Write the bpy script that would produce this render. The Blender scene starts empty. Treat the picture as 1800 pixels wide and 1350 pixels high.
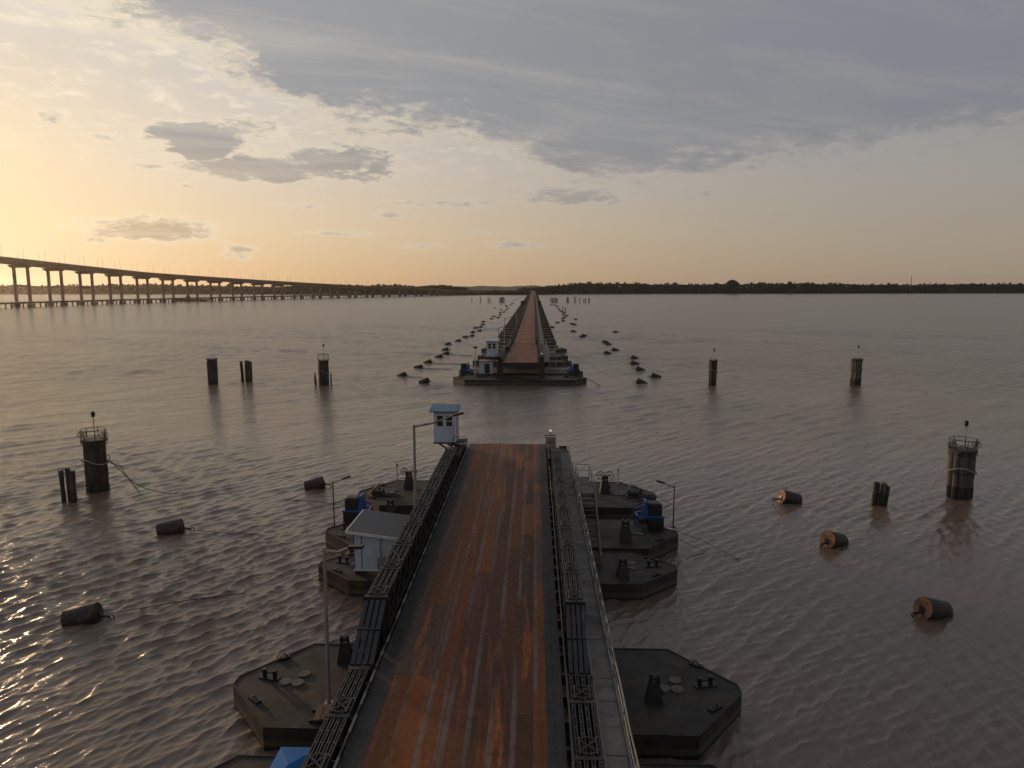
import bpy, math, random
import numpy as np
from mathutils import Vector, Matrix
R = math.radians
random.seed(7); rng = np.random.default_rng(7)
S = bpy.context.scene
COL = S.collection
# ------------------------------------------------------------------ camera
CH = 19.2
cam = bpy.data.cameras.new('camera'); camo = bpy.data.objects.new('camera', cam); COL.objects.link(camo)
camo.location = (0, 0, CH)
TH, YAW = 7.8797, 1.804
camo.rotation_euler = (R(90 - TH), 0, R(YAW))
cam.sensor_width = 36; cam.lens = 36 * 1250 / 1800.
cam.clip_start = .5; cam.clip_end = 30000
S.camera = camo
# ------------------------------------------------------------------ view
S.view_settings.view_transform = 'Standard'; S.view_settings.look = 'None'
S.view_settings.exposure = 0.2; S.view_settings.gamma = 1
S.cycles.max_bounces = 6; S.cycles.volume_bounces = 0
S.cycles.sample_clamp_indirect = 4
# ------------------------------------------------------------------ sun
SUN_AZ, SUN_EL = -46.0, 7.0          # degrees, azimuth from +Y towards +X
sv = Vector((math.sin(R(SUN_AZ)) * math.cos(R(SUN_EL)), math.cos(R(SUN_AZ)) * math.cos(R(SUN_EL)), math.sin(R(SUN_EL))))
sl = bpy.data.lights.new('sun', 'SUN'); sl.energy = 1.6; sl.angle = R(3); sl.color = (1, .64, .36)
so = bpy.data.objects.new('sun', sl); COL.objects.link(so); so.rotation_euler = (-sv).to_track_quat('-Z', 'Y').to_euler()
so.location = (-200, 200, 60)

# ------------------------------------------------------------------ node helpers
class X:
    """a socket with arithmetic"""
    def __init__(s, nt, sock): s.nt, s.s = nt, sock
    def _m(s, op, *a, clamp=False):
        n = s.nt.nodes.new('ShaderNodeMath'); n.operation = op; n.use_clamp = clamp
        for i, v in enumerate((s,) + a):
            if isinstance(v, X): s.nt.links.new(v.s, n.inputs[i])
            else: n.inputs[i].default_value = v
        return X(s.nt, n.outputs[0])
    def __add__(s, o): return s._m('ADD', o)
    __radd__ = __add__
    def __sub__(s, o): return s._m('SUBTRACT', o)
    def __rsub__(s, o): return (s * -1.) + o
    def __mul__(s, o): return s._m('MULTIPLY', o)
    __rmul__ = __mul__
    def __truediv__(s, o): return s._m('DIVIDE', o)
    def sq(s): return s * s
    def max(s, o): return s._m('MAXIMUM', o)
    def min(s, o): return s._m('MINIMUM', o)
    def clamp(s): return s._m('ADD', 0., clamp=True)
    def exp(s): return s._m('EXPONENT')
    def smooth(s, a, b):
        n = s.nt.nodes.new('ShaderNodeMapRange'); n.interpolation_type = 'SMOOTHSTEP'
        s.nt.links.new(s.s, n.inputs[0]); n.inputs[1].default_value = a; n.inputs[2].default_value = b
        return X(s.nt, n.outputs[0])
    def lin(s, a, b, c=0, d=1):
        n = s.nt.nodes.new('ShaderNodeMapRange')
        s.nt.links.new(s.s, n.inputs[0])
        for i, v in enumerate((a, b, c, d)): n.inputs[i + 1].default_value = v
        return X(s.nt, n.outputs[0])
def mixc(nt, f, a, b, mode='MIX'):
    n = nt.nodes.new('ShaderNodeMix'); n.data_type = 'RGBA'; n.blend_type = mode; n.clamp_factor = True
    for i, v in ((0, f), (6, a), (7, b)):
        if isinstance(v, X): nt.links.new(v.s, n.inputs[i])
        elif isinstance(v, (int, float)): n.inputs[i].default_value = v
        else: n.inputs[i].default_value = tuple(v) + (1,)
    return X(nt, n.outputs[2])
def ramp(nt, f, stops, interp='LINEAR'):
    n = nt.nodes.new('ShaderNodeValToRGB'); nt.links.new(f.s, n.inputs[0]); r = n.color_ramp; r.interpolation = interp
    while len(r.elements) < len(stops): r.elements.new(.5)
    for e, (p, c) in zip(r.elements, stops): e.position = p; e.color = tuple(c) + (1,)
    return X(nt, n.outputs[0])
def noise(nt, vec, scale, detail=4, rough=.55, dist=0., dim='3D', lac=2.):
    n = nt.nodes.new('ShaderNodeTexNoise'); n.noise_dimensions = dim
    if vec is not None: nt.links.new(vec.s, n.inputs['Vector'])
    n.inputs['Scale'].default_value = scale; n.inputs['Detail'].default_value = detail
    n.inputs['Roughness'].default_value = rough; n.inputs['Distortion'].default_value = dist
    n.inputs['Lacunarity'].default_value = lac
    return X(nt, n.outputs['Fac'])
def comb(nt, x, y, z):
    n = nt.nodes.new('ShaderNodeCombineXYZ')
    for i, v in enumerate((x, y, z)):
        if isinstance(v, X): nt.links.new(v.s, n.inputs[i])
        else: n.inputs[i].default_value = v
    return X(nt, n.outputs[0])
def coords(nt, kind='Object'):
    n = nt.nodes.new('ShaderNodeTexCoord'); o = n.outputs[kind]
    q = nt.nodes.new('ShaderNodeSeparateXYZ'); nt.links.new(o, q.inputs[0])
    return X(nt, o), X(nt, q.outputs[0]), X(nt, q.outputs[1]), X(nt, q.outputs[2])

# ------------------------------------------------------------------ sky
W = bpy.data.worlds.new('World'); S.world = W; W.use_nodes = True
nt = W.node_tree; nt.nodes.clear()
d, dx, dy, dz = coords(nt, 'Generated')
az = dx._m('ARCTAN2', dy) * (180 / math.pi)
el = dz._m('ARCSINE') * (180 / math.pi)
sky = nt.nodes.new('ShaderNodeTexSky'); sky.sky_type = 'NISHITA'; sky.sun_disc = False
sky.sun_elevation = R(SUN_EL); sky.sun_rotation = R(SUN_AZ); sky.altitude = 0; sky.air_density = 1.; sky.dust_density = 2.2; sky.ozone_density = 1.
GLOW_AZ = -42.5                     # the brightest sky lies where the veil is thinnest, a little right of the sun
daz = az - GLOW_AZ
near = (daz.sq() * (-1. / 43 ** 2)).exp()                       # 1 towards the sun
f = (el / 60.).max(0.)
def rs(L): return [(e / 60., c) for e, c in L]
sunside = ramp(nt, f, rs([(0, (.90, .56, .27)), (4, (.91, .69, .43)), (9, (.83, .71, .58)), (15, (.70, .645, .58)), (24, (.98, .88, .80)), (40, (.88, .80, .75)), (60, (.27, .29, .34))]))
away = ramp(nt, f, rs([(0, (.335, .265, .195)), (3, (.34, .292, .235)), (7, (.325, .308, .285)), (12, (.30, .295, .30)), (20, (.33, .325, .35)), (40, (.28, .29, .32)), (60, (.12, .15, .20))]))
veil = mixc(nt, near, away, sunside)
g = (daz.sq() * (-1 / 14. ** 2) - (el - 5.).sq() * (1 / 9. ** 2)).exp()
veil = mixc(nt, g, veil, (.95, .75, .47))
# clouds: a bank whose lower edge follows azimuth, plus separate small clouds; broken by noise laid on a flat layer
inv = 1. / 1.
den = dz.max(0.) + .10
px_, py_ = dx / den, dy / den
layer = comb(nt, px_, py_, 0.)
layers = comb(nt, px_ * .75 + py_ * .28, py_ * .8 - px_ * .2, 0.)
n1 = noise(nt, layers, 2.1, 8, .62, .35)
n2 = noise(nt, layer, 7.5, 6, .6, .4)
cloudfine = noise(nt, comb(nt, az * .35, el * .95, 1.7), 1., 7, .62, .5)
fc = nt.nodes.new('ShaderNodeFloatCurve'); cv = fc.mapping.curves[0]
B = [(-60, 19), (-41.2, 18.2), (-32.9, 17.2), (-26.3, 15.6), (-21.9, 13.9), (-18.1, 12.0), (-14, 10.7), (-10.6, 10.5), (-6.2, 10.2), (-1.8, 9.2), (2.6, 7.5), (7.1, 6.7), (13.4, 7.2), (19.4, 8.2), (26.6, 8.5), (33, 8.8), (60, 10)]
while len(cv.points) < len(B): cv.points.new(.5, .5)
for p, (a, e) in zip(cv.points, B): p.location = ((a + 60) / 120., e / 30.)
fc.mapping.update()
nt.links.new(((az + 60.) / 120.).clamp().s, fc.inputs['Value'])
edge = X(nt, fc.outputs[0]) * 30.
fine2 = noise(nt, comb(nt, az * .9 + el * .2, el * 2.6, 9.), 1., 6, .65, .6)
bank = (el - edge) * .23 + (n1 - .5) * 1.35 + (cloudfine - .5) * 1.2 + (fine2 - .5) * .7
D = bank.min(1.5)
PATCH = [(-24.8, 10.2, 3.9, 1.4, 1.4), (-21.0, 8.5, 5.6, .9, 1.2), (-14.9, 9.2, 5.2, 1.5, 1.1), (-21.3, 11.3, 2.6, .8, .7), (-33.5, 10.9, 1.0, .5, .6), (-30.8, 9.9, 1.3, .3, .5),
         (-28., 8.2, 1.6, .25, .6), (-28.1, 3.9, 4.9, 1.0, .85), (-6.7, 6.3, 5.5, .35, .6), (-11.1, 5.5, 1.9, .3, .6), (-1.8, 3.2, 2.2, .35, .5), (-22.5, 2.6, 1.5, .7, .6),
         (-18.3, 5.9, 2.2, .22, .5), (-4.5, 4.2, 1.2, .25, .5), (11.8, 6.9, 2.3, .4, .5), (2.7, 6.9, 4.2, .8, .8), (-25.7, 7.0, .6, .25, .6), (-9., 3., 2.2, .35, .35), (-15., 4., 2.8, .22, .4)]
wz = (noise(nt, comb(nt, az * .25, el * .7, 5.), 1., 5, .6) - .5)
for (a, e, ra, re, k) in PATCH:
    q = ((az - a + wz * (ra * 1.3)) / ra).sq() + ((el - e + (cloudfine - .5) * (re * 2.6)) / re).sq()
    D = D.max((1.2 - q) * (.62 * k) + (cloudfine - .5) * .75 + (fine2 - .5) * 1.15)
alpha = D.smooth(-.06, .46)
thick = D.smooth(.1, .68)
lit = mixc(nt, near, (.30, .285, .29), (1., .85, .62))
dark_sun = mixc(nt, el.smooth(3., 13.), (.60, .45, .29), (.35, .355, .37))
dark = mixc(nt, near, (.212, .228, .255), dark_sun)
streak = noise(nt, comb(nt, px_ * .55 + py_ * .34, py_ * 1.9 - px_ * .75, 3.), 1.3, 8, .64, .5)
dark = mixc(nt, streak.smooth(.40, .74) * .45, dark, mixc(nt, near, (.35, .325, .335), (.8, .70, .55)))
cc = mixc(nt, thick, lit, dark)
wisp = n2.smooth(.46, .72) * el.smooth(6., 13.) * .75
veil = mixc(nt, wisp * near, veil, (.98, .86, .66))
skyc = mixc(nt, alpha * .93, veil, cc)
bg1 = nt.nodes.new('ShaderNodeBackground'); nt.links.new(sky.outputs[0], bg1.inputs[0]); bg1.inputs[1].default_value = .05
bg2 = nt.nodes.new('ShaderNodeBackground'); nt.links.new(skyc.s, bg2.inputs[0]); bg2.inputs[1].default_value = .88
mx = nt.nodes.new('ShaderNodeMixShader'); mx.inputs[0].default_value = .95
nt.links.new(bg1.outputs[0], mx.inputs[1]); nt.links.new(bg2.outputs[0], mx.inputs[2])
wo = nt.nodes.new('ShaderNodeOutputWorld'); nt.links.new(mx.outputs[0], wo.inputs[0])

# ------------------------------------------------------------------ projection of photo pixels onto real heights (site survey)
_f, _t, _y = 1250., R(TH), R(YAW)
def at(px, py, z=0.):
    x = (px - 900) / _f; y = -(py - 675) / _f
    fy = math.cos(_t) + y * math.sin(_t); fz = -math.sin(_t) + y * math.cos(_t)
    Xw = x * math.cos(_y) - fy * math.sin(_y); Yw = x * math.sin(_y) + fy * math.cos(_y)
    k = (z - CH) / fz
    return Xw * k, Yw * k

# ------------------------------------------------------------------ mesh helpers
class MB:
    def __init__(s): s.v = []; s.f = []; s.mi = []
    def add(s, vs, fs, mi=0):
        o = len(s.v); s.v += [tuple(p) for p in vs]
        for q in fs: s.f.append([i + o for i in q]); s.mi.append(mi)
        return s
    def box(s, a, b, mi=0):
        x0, y0, z0 = a; x1, y1, z1 = b
        return s.add([(x0, y0, z0), (x1, y0, z0), (x1, y1, z0), (x0, y1, z0), (x0, y0, z1), (x1, y0, z1), (x1, y1, z1), (x0, y1, z1)],
                     [(3, 2, 1, 0), (4, 5, 6, 7), (0, 1, 5, 4), (1, 2, 6, 5), (2, 3, 7, 6), (3, 0, 4, 7)], mi)
    def bar(s, p, q, w, h=None, mi=0, up=(0, 0, 1)):
        p, q = Vector(p), Vector(q); h = h or w; d = (q - p)
        if d.length < 1e-6: return s
        d.normalize(); u = Vector(up)
        if abs(d.dot(u)) > .98: u = Vector((0, 1, 0))
        r = d.cross(u).normalized(); u = r.cross(d)
        vs = [c + r * (sx * w / 2) + u * (sz * h / 2) for c in (p, q) for sx, sz in ((-1, -1), (1, -1), (1, 1), (-1, 1))]
        return s.add(vs, [(0, 1, 2, 3), (7, 6, 5, 4), (4, 5, 1, 0), (5, 6, 2, 1), (6, 7, 3, 2), (7, 4, 0, 3)], mi)
    def tube(s, pts, r, n=8, cap=True, mi=0):
        pts = [Vector(p) for p in pts]; rr = r if isinstance(r, (list, tuple)) else [r] * len(pts)
        vs = []; fs = []
        for i, p in enumerate(pts):
            d = (pts[min(i + 1, len(pts) - 1)] - pts[max(i - 1, 0)]).normalized()
            u = Vector((0, 0, 1)) if abs(d.z) < .95 else Vector((0, 1, 0))
            a = d.cross(u).normalized(); b = d.cross(a)
            for k in range(n):
                t = 2 * math.pi * k / n
                vs.append(p + (a * math.cos(t) + b * math.sin(t)) * rr[i])
        for i in range(len(pts) - 1):
            for k in range(n):
                fs.append((i * n + k, i * n + (k + 1) % n, (i + 1) * n + (k + 1) % n, (i + 1) * n + k))
        if cap: fs.append(tuple(range(n))[::-1]); fs.append(tuple(range((len(pts) - 1) * n, len(pts) * n)))
        return s.add(vs, fs, mi)
    def prism(s, poly, z0, z1, mi=0, bev=0.):
        n = len(poly)
        if bev:
            cx = sum(p[0] for p in poly) / n; cy = sum(p[1] for p in poly) / n
            ins = []
            for p in poly:
                l = math.hypot(p[0] - cx, p[1] - cy); k = 1 - bev / l
                ins.append((cx + (p[0] - cx) * k, cy + (p[1] - cy) * k))
            rings = [(poly, z0), (poly, z1 - bev), (ins, z1)]
        else: rings = [(poly, z0), (poly, z1)]
        vs = [(x, y, z) for pl, z in rings for x, y in pl]; fs = [tuple(range(n))[::-1], tuple(range((len(rings) - 1) * n, len(rings) * n))]
        for j in range(len(rings) - 1):
            for i in range(n): fs.append((j * n + i, j * n + (i + 1) % n, (j + 1) * n + (i + 1) % n, (j + 1) * n + i))
        return s.add(vs, fs, mi)
    def disc(s, c, r, h, n=16, mi=0):
        return s.tube([(c[0], c[1], c[2]), (c[0], c[1], c[2] + h)], r, n, mi=mi)
    def ring(s, c, r, t, axis=(0, 0, 1), n=16, m=5, mi=0):
        ax = Vector(axis).normalized(); u = Vector((1, 0, 0)) if abs(ax.x) < .9 else Vector((0, 1, 0))
        a = ax.cross(u).normalized(); b = ax.cross(a); vs = []; fs = []
        for i in range(n):
            t1 = 2 * math.pi * i / n; rad = a * math.cos(t1) + b * math.sin(t1)
            for k in range(m):
                t2 = 2 * math.pi * k / m
                vs.append(Vector(c) + rad * (r + t * math.cos(t2)) + ax * (t * math.sin(t2)))
        for i in range(n):
            for k in range(m): fs.append((i * m + k, i * m + (k + 1) % m, ((i + 1) % n) * m + (k + 1) % m, ((i + 1) % n) * m + k))
        return s.add(vs, fs, mi)
    def build(s, name, mats, parent=None, smooth=False):
        me = bpy.data.meshes.new(name); me.from_pydata(s.v, [], s.f)
        if not isinstance(mats, (list, tuple)): mats = [mats]
        for m in mats: me.materials.append(m)
        if len(mats) > 1: me.polygons.foreach_set('material_index', s.mi)
        if smooth:
            me.polygons.foreach_set('use_smooth', [True] * len(me.polygons))
            try: me.set_sharp_from_angle(angle=R(40))
            except Exception: pass
        me.update()
        o = bpy.data.objects.new(name, me); COL.objects.link(o)
        if parent: o.parent = parent
        return o
def tag(o, label, cat, group=None):
    o['label'] = label; o['category'] = cat
    if group: o['group'] = group
    return o
def thing(name, label, cat, loc=(0, 0, 0), rz=0., group=None):
    o = bpy.data.objects.new(name, None); COL.objects.link(o); o.location = loc; o.rotation_euler = (0, 0, rz); o.empty_display_size = .3
    return tag(o, label, cat, group)
def struct(o, kind='structure'): o['kind'] = kind; return o
def dup(root, loc, rz=None, label=None, group=None):
    r = root.copy(); COL.objects.link(r); r.location = loc
    if rz is not None: r.rotation_euler = (0, 0, rz)
    if label: r['label'] = label
    if group: r['group'] = group
    for ch in list(root.children):
        c = ch.copy(); COL.objects.link(c); c.parent = r
        for gch in list(ch.children):
            e = gch.copy(); COL.objects.link(e); e.parent = c
    return r

# ------------------------------------------------------------------ materials
def mat(name, c1, c2=None, rough=.7, scale=1.5, metal=0., c3=None, s3=.6, bump=.0, spec=.5, stretch=(1, 1, 1), t3=(.52, .66)):
    m = bpy.data.materials.new(name); m.use_nodes = True; t = m.node_tree; b = t.nodes['Principled BSDF']
    o, x, y, z = coords(t)
    v = comb(t, x * stretch[0], y * stretch[1], z * stretch[2])
    n = noise(t, v, scale, 6, .6)
    c = mixc(t, n.lin(.3, .7), c1, c2 or [k * .6 for k in c1])
    if c3: c = mixc(t, noise(t, v, s3, 5, .65, .4).smooth(*t3), c, c3)
    t.links.new(c.s, b.inputs['Base Color']); b.inputs['Metallic'].default_value = metal
    rr = noise(t, v, scale * 2.3, 3).lin(.2, .8, rough * .8, min(1, rough * 1.2)); t.links.new(rr.s, b.inputs['Roughness'])
    b.inputs['Specular IOR Level'].default_value = spec
    if bump:
        bn = t.nodes.new('ShaderNodeBump'); bn.inputs['Strength'].default_value = bump; bn.inputs['Distance'].default_value = .05
        t.links.new(noise(t, v, scale * 5, 5).s, bn.inputs['Height']); t.links.new(bn.outputs[0], b.inputs['Normal'])
    return m
M = {}
M['black'] = mat('black_steel', (.030, .030, .033), (.016, .015, .015), .42, 3, .2, (.07, .04, .025), 1.2, spec=.4)
M['chord'] = mat('worn_steel', (.052, .047, .043), (.026, .024, .022), .55, 5, .2, (.06, .036, .022), 1.4)
M['cover'] = mat('cover_plate', (.025, .0265, .029), (.016, .017, .019), .5, 2, .1, (.045, .048, .055), 1.3)
M['hull'] = mat('pontoon_hull', (.040, .033, .028), (.020, .017, .0155), .6, .8, .1, (.10, .05, .024), .5, .25, stretch=(1, 1, .35))
def tide(m, top=.32, c=(.075, .066, .042), c2=(.012, .012, .010)):
    t = m.node_tree; b = t.nodes['Principled BSDF']; o, x, y, z = coords(t)
    src = X(t, b.inputs['Base Color'].links[0].from_socket)
    w = noise(t, comb(t, x * 1.3, y * 1.3, 0), 1., 4, .6) * .28
    a = 1. - (z - w).smooth(top - .06, top + .02)
    c_ = mixc(t, a, src, c); c_ = mixc(t, 1. - (z - w * .6).smooth(.02, .10), c_, c2)
    t.links.new(c_.s, b.inputs['Base Color'])
tide(M['hull'])
def seams(m, px_, py_):
    t = m.node_tree; b = t.nodes['Principled BSDF']; o, x, y, z = coords(t)
    src = X(t, b.inputs['Base Color'].links[0].from_socket)
    def ln(v, p):
        q = v * (1. / p); q = q - q._m('FLOOR'); return (q - .5)._m('ABSOLUTE').smooth(.482, .492)
    l = ln(x, px_).max(ln(y, py_))
    t.links.new(mixc(t, l * .55, src, (.018, .014, .012)).s, b.inputs['Base Color'])
M['pdeck'] = mat('pontoon_deck', (.030, .0255, .023), (.0165, .015, .0145), .75, .55, .05, (.045, .029, .020), .33, .25)
seams(M['pdeck'], 2.4, 1.75)
M['plate'] = mat('cover_disc', (.125, .112, .098), (.07, .06, .052), .7, 3, .1)
M['concrete'] = mat('walkway_concrete', (.20, .185, .165), (.125, .115, .105), .85, 1.4, 0, (.085, .078, .07), .5, .15)
M['galv'] = mat('galvanised_rail', (.22, .215, .21), (.12, .115, .11), .55, 4, .2)
M['pole'] = mat('pole_grey', (.34, .31, .28), (.22, .19, .165), .5, 2, .2, (.17, .10, .06), 1.5, stretch=(1, 1, .3))
M['white'] = mat('pale_blue_paint', (.50, .57, .66), (.42, .49, .58), .55, 1.2, 0, (.33, .36, .39), .9, .08, stretch=(1, 1, .4))
M['trim'] = mat('white_trim', (.70, .71, .72), (.58, .59, .6), .5, 2)
M['roofgrey'] = mat('grey_sheet_roof', (.27, .25, .245), (.19, .175, .168), .5, 1.5, .1, (.15, .10, .08), .8)
def grooves(m, pitch):
    t = m.node_tree; b = t.nodes['Principled BSDF']; o, x, y, z = coords(t)
    src = X(t, b.inputs['Base Color'].links[0].from_socket)
    w = (y * (2 * math.pi / pitch) + .6)._m('SINE').smooth(-.2, .75)
    t.links.new(mixc(t, 1. - w, src, (.15, .142, .14)).s, b.inputs['Base Color'])
M['roofshed'] = mat('ribbed_grey_roof', (.44, .42, .41), (.34, .32, .31), .6, 1.5, 0, (.22, .17, .14), .8); grooves(M['roofshed'], 4.65 / 14)
M['roofblue'] = mat('blue_sheet_roof', (.10, .20, .30), (.065, .14, .22), .5, 1.8, .1, (.2, .22, .24), 1.)
M['glass'] = mat('dark_glass', (.02, .022, .026), (.012, .013, .016), .08, 2)
M['blue'] = mat('blue_paint', (.022, .10, .33), (.015, .065, .22), .4, 3)
M['tarp'] = mat('blue_canopy', (.035, .15, .40), (.03, .13, .34), .8, 2, spec=.08)
M['rubber'] = mat('black_housing', (.018, .017, .017), (.01, .01, .01), .5, 3)
M['timber'] = mat('weathered_timber', (.062, .050, .042), (.020, .016, .014), .85, 2.2, 0, (.13, .115, .10), 1.4, .5, stretch=(3, 3, .25))
M['timberlight'] = mat('grey_timber', (.145, .135, .12), (.04, .033, .028), .85, 2.0, 0, (.22, .21, .19), 1.2, .5, stretch=(3, 3, .25), t3=(.55, .75))
tide(M['timber'], .9, (.028, .027, .020)); tide(M['timberlight'], 1.0, (.030, .028, .020))
M['cap'] = mat('cap_concrete', (.26, .24, .23), (.15, .14, .13), .85, 2, 0, (.55, .55, .53), 1.4)
M['drum'] = mat('drum_steel', (.040, .032, .027), (.018, .015, .014), .65, 2, .1, (.09, .05, .03), 1.1, .3)
M['drumend_sunlit'] = mat('drum_end_sun_tint', (.33, .16, .065), (.20, .095, .04), .7, 2.5, 0, (.10, .06, .035), 1.6)  # orange of the low sun painted into the buoy end colour
M['cable'] = mat('mooring_cable', (.03, .026, .023), (.015, .014, .013), .7, 6)
M['rope'] = mat('pale_rope', (.38, .35, .31), (.25, .23, .2), .8, 6)
M['newconc'] = mat('bridge_concrete', (.27, .215, .17), (.20, .16, .125), .8, .08, 0, (.15, .12, .09), .05)
M['jetty'] = mat('jetty_steel', (.07, .055, .045), (.035, .028, .024), .8, .3)
M['bank'] = mat('mud_bank', (.018, .016, .011), (.012, .010, .008), .95, .02)
M['hill'] = mat('far_hill', (.045, .055, .035), (.03, .035, .022), .95, .01)
m = bpy.data.materials.new('lamp_lens'); m.use_nodes = True; b = m.node_tree.nodes['Principled BSDF']
b.inputs['Base Color'].default_value = (.8, .8, .75, 1); b.inputs['Emission Color'].default_value = (1, .95, .85, 1); b.inputs['Emission Strength'].default_value = .3; M['lens'] = m
def foliage(name, c1, c2):
    m = mat(name, c1, c2, .9, .12, 0); return m
M['leaf'] = foliage('mangrove_leaf', (.014, .017, .009), (.008, .010, .006))

# rusty plated roadway: strips run along Y
def road_material(name, c=-2.6, half=3.68, grey_l=.8, grey_r=.6, W_=.77, bright=1.):
    m = bpy.data.materials.new(name); m.use_nodes = True; t = m.node_tree; b = t.nodes['Principled BSDF']
    o, x, y, z = coords(t)
    xs = x * (1 / W_)
    col = xs._m('FLOOR'); fx = xs - col
    wn = t.nodes.new('ShaderNodeTexWhiteNoise'); wn.noise_dimensions = '1D'; t.links.new(col.s, wn.inputs['W']); ro = X(t, wn.outputs['Value'])
    ys = y * (1 / 6.1) + ro * 7.3
    row = ys._m('FLOOR'); fy = ys - row
    wn2 = t.nodes.new('ShaderNodeTexWhiteNoise'); wn2.noise_dimensions = '2D'; t.links.new(comb(t, col, row, 0).s, wn2.inputs['Vector']); rv = X(t, wn2.outputs['Value'])
    base = ramp(t, (rv * .4 + ro * .6), [(0.1, (.078, .034, .019)), (.3, (.125, .045, .018)), (.48, (.205, .066, .018)), (.62, (.15, .050, .017)), (.74, (.115, .070, .057)), (.9, (.085, .047, .034))])
    # long wear streaks and grey bands in the wheel tracks
    st = noise(t, comb(t, x * 3.2, y * .07, 0), 1., 5, .6, .2)
    base = mixc(t, st.smooth(.54, .72) * .5, base, (.19, .165, .165))
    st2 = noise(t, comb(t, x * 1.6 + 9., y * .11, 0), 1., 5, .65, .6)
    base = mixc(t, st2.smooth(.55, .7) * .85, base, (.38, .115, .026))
    wn3 = t.nodes.new('ShaderNodeTexWhiteNoise'); wn3.noise_dimensions = '1D'; t.links.new((col + .37).s, wn3.inputs['W']); r3 = X(t, wn3.outputs['Value'])
    lane = (1. - (fx - .12)._m('ABSOLUTE').smooth(.06, .2)) * r3.smooth(.35, .6) * noise(t, comb(t, x * 0., y * .12 + r3 * 40., 5.), 1., 4, .6).smooth(.36, .58)
    base = mixc(t, lane * .62, base, (.19, .155, .15))
    fine = noise(t, comb(t, x * 6, y * 2.5, 0), 1., 6, .7)
    base = mixc(t, fine.smooth(.35, .8) * .5, base, (.055, .036, .028))
    scr = noise(t, comb(t, x * 1.2 + y * 1.6, y * 14. - x * 9., 0), 1., 3, .5)     # fine diagonal tyre scuffs
    base = mixc(t, scr.smooth(.64, .78) * .22 * noise(t, comb(t, x * .3, y * .1, 0), 1., 2).smooth(.42, .62), base, (.42, .30, .24))
    if bright > 1: base = mixc(t, .42, mixc(t, .35, base, (.30, .11, .045)), mixc(t, noise(t, comb(t, x * .9, y * .10, 3.), 1., 6, .75).smooth(.40, .60), (.44, .15, .055), (.13, .07, .045)))
    e1 = (x - (c - half + grey_l)) + (noise(t, comb(t, x * 0., y * .35, 2.), 1., 3) - .5) * .5
    e2 = ((c + half - grey_r) - x) + (noise(t, comb(t, x * 0., y * .3, 8.), 1., 3) - .5) * .3
    gm = 1. - e1.smooth(-.12, .12) * e2.smooth(-.05, .05)
    base = mixc(t, gm, base, mixc(t, noise(t, comb(t, x * 1.5, y * .6, 0), 1., 5).lin(.3, .7), (.062, .060, .060), (.036, .034, .034)))
    jx = (fx - .5)._m('ABSOLUTE').smooth(.486, .497); jy = (fy - .5)._m('ABSOLUTE').smooth(.4955, .4985)
    base = mixc(t, jx.max(jy * .55) * .85, base, (.012, .010, .009))
    t.links.new(base.s, b.inputs['Base Color'])
    b.inputs['Metallic'].default_value = .15; b.inputs['Specular IOR Level'].default_value = .2
    t.links.new(fine.lin(.3, .7, .5, .8).s, b.inputs['Roughness'])
    bn = t.nodes.new('ShaderNodeBump'); bn.inputs['Strength'].default_value = .35; bn.inputs['Distance'].default_value = .02
    t.links.new((fine * .6 + rv * .5 - jx.max(jy)).s, bn.inputs['Height']); t.links.new(bn.outputs[0], b.inputs['Normal'])
    return m
M['road'] = road_material('rusty_road_plates')

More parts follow.
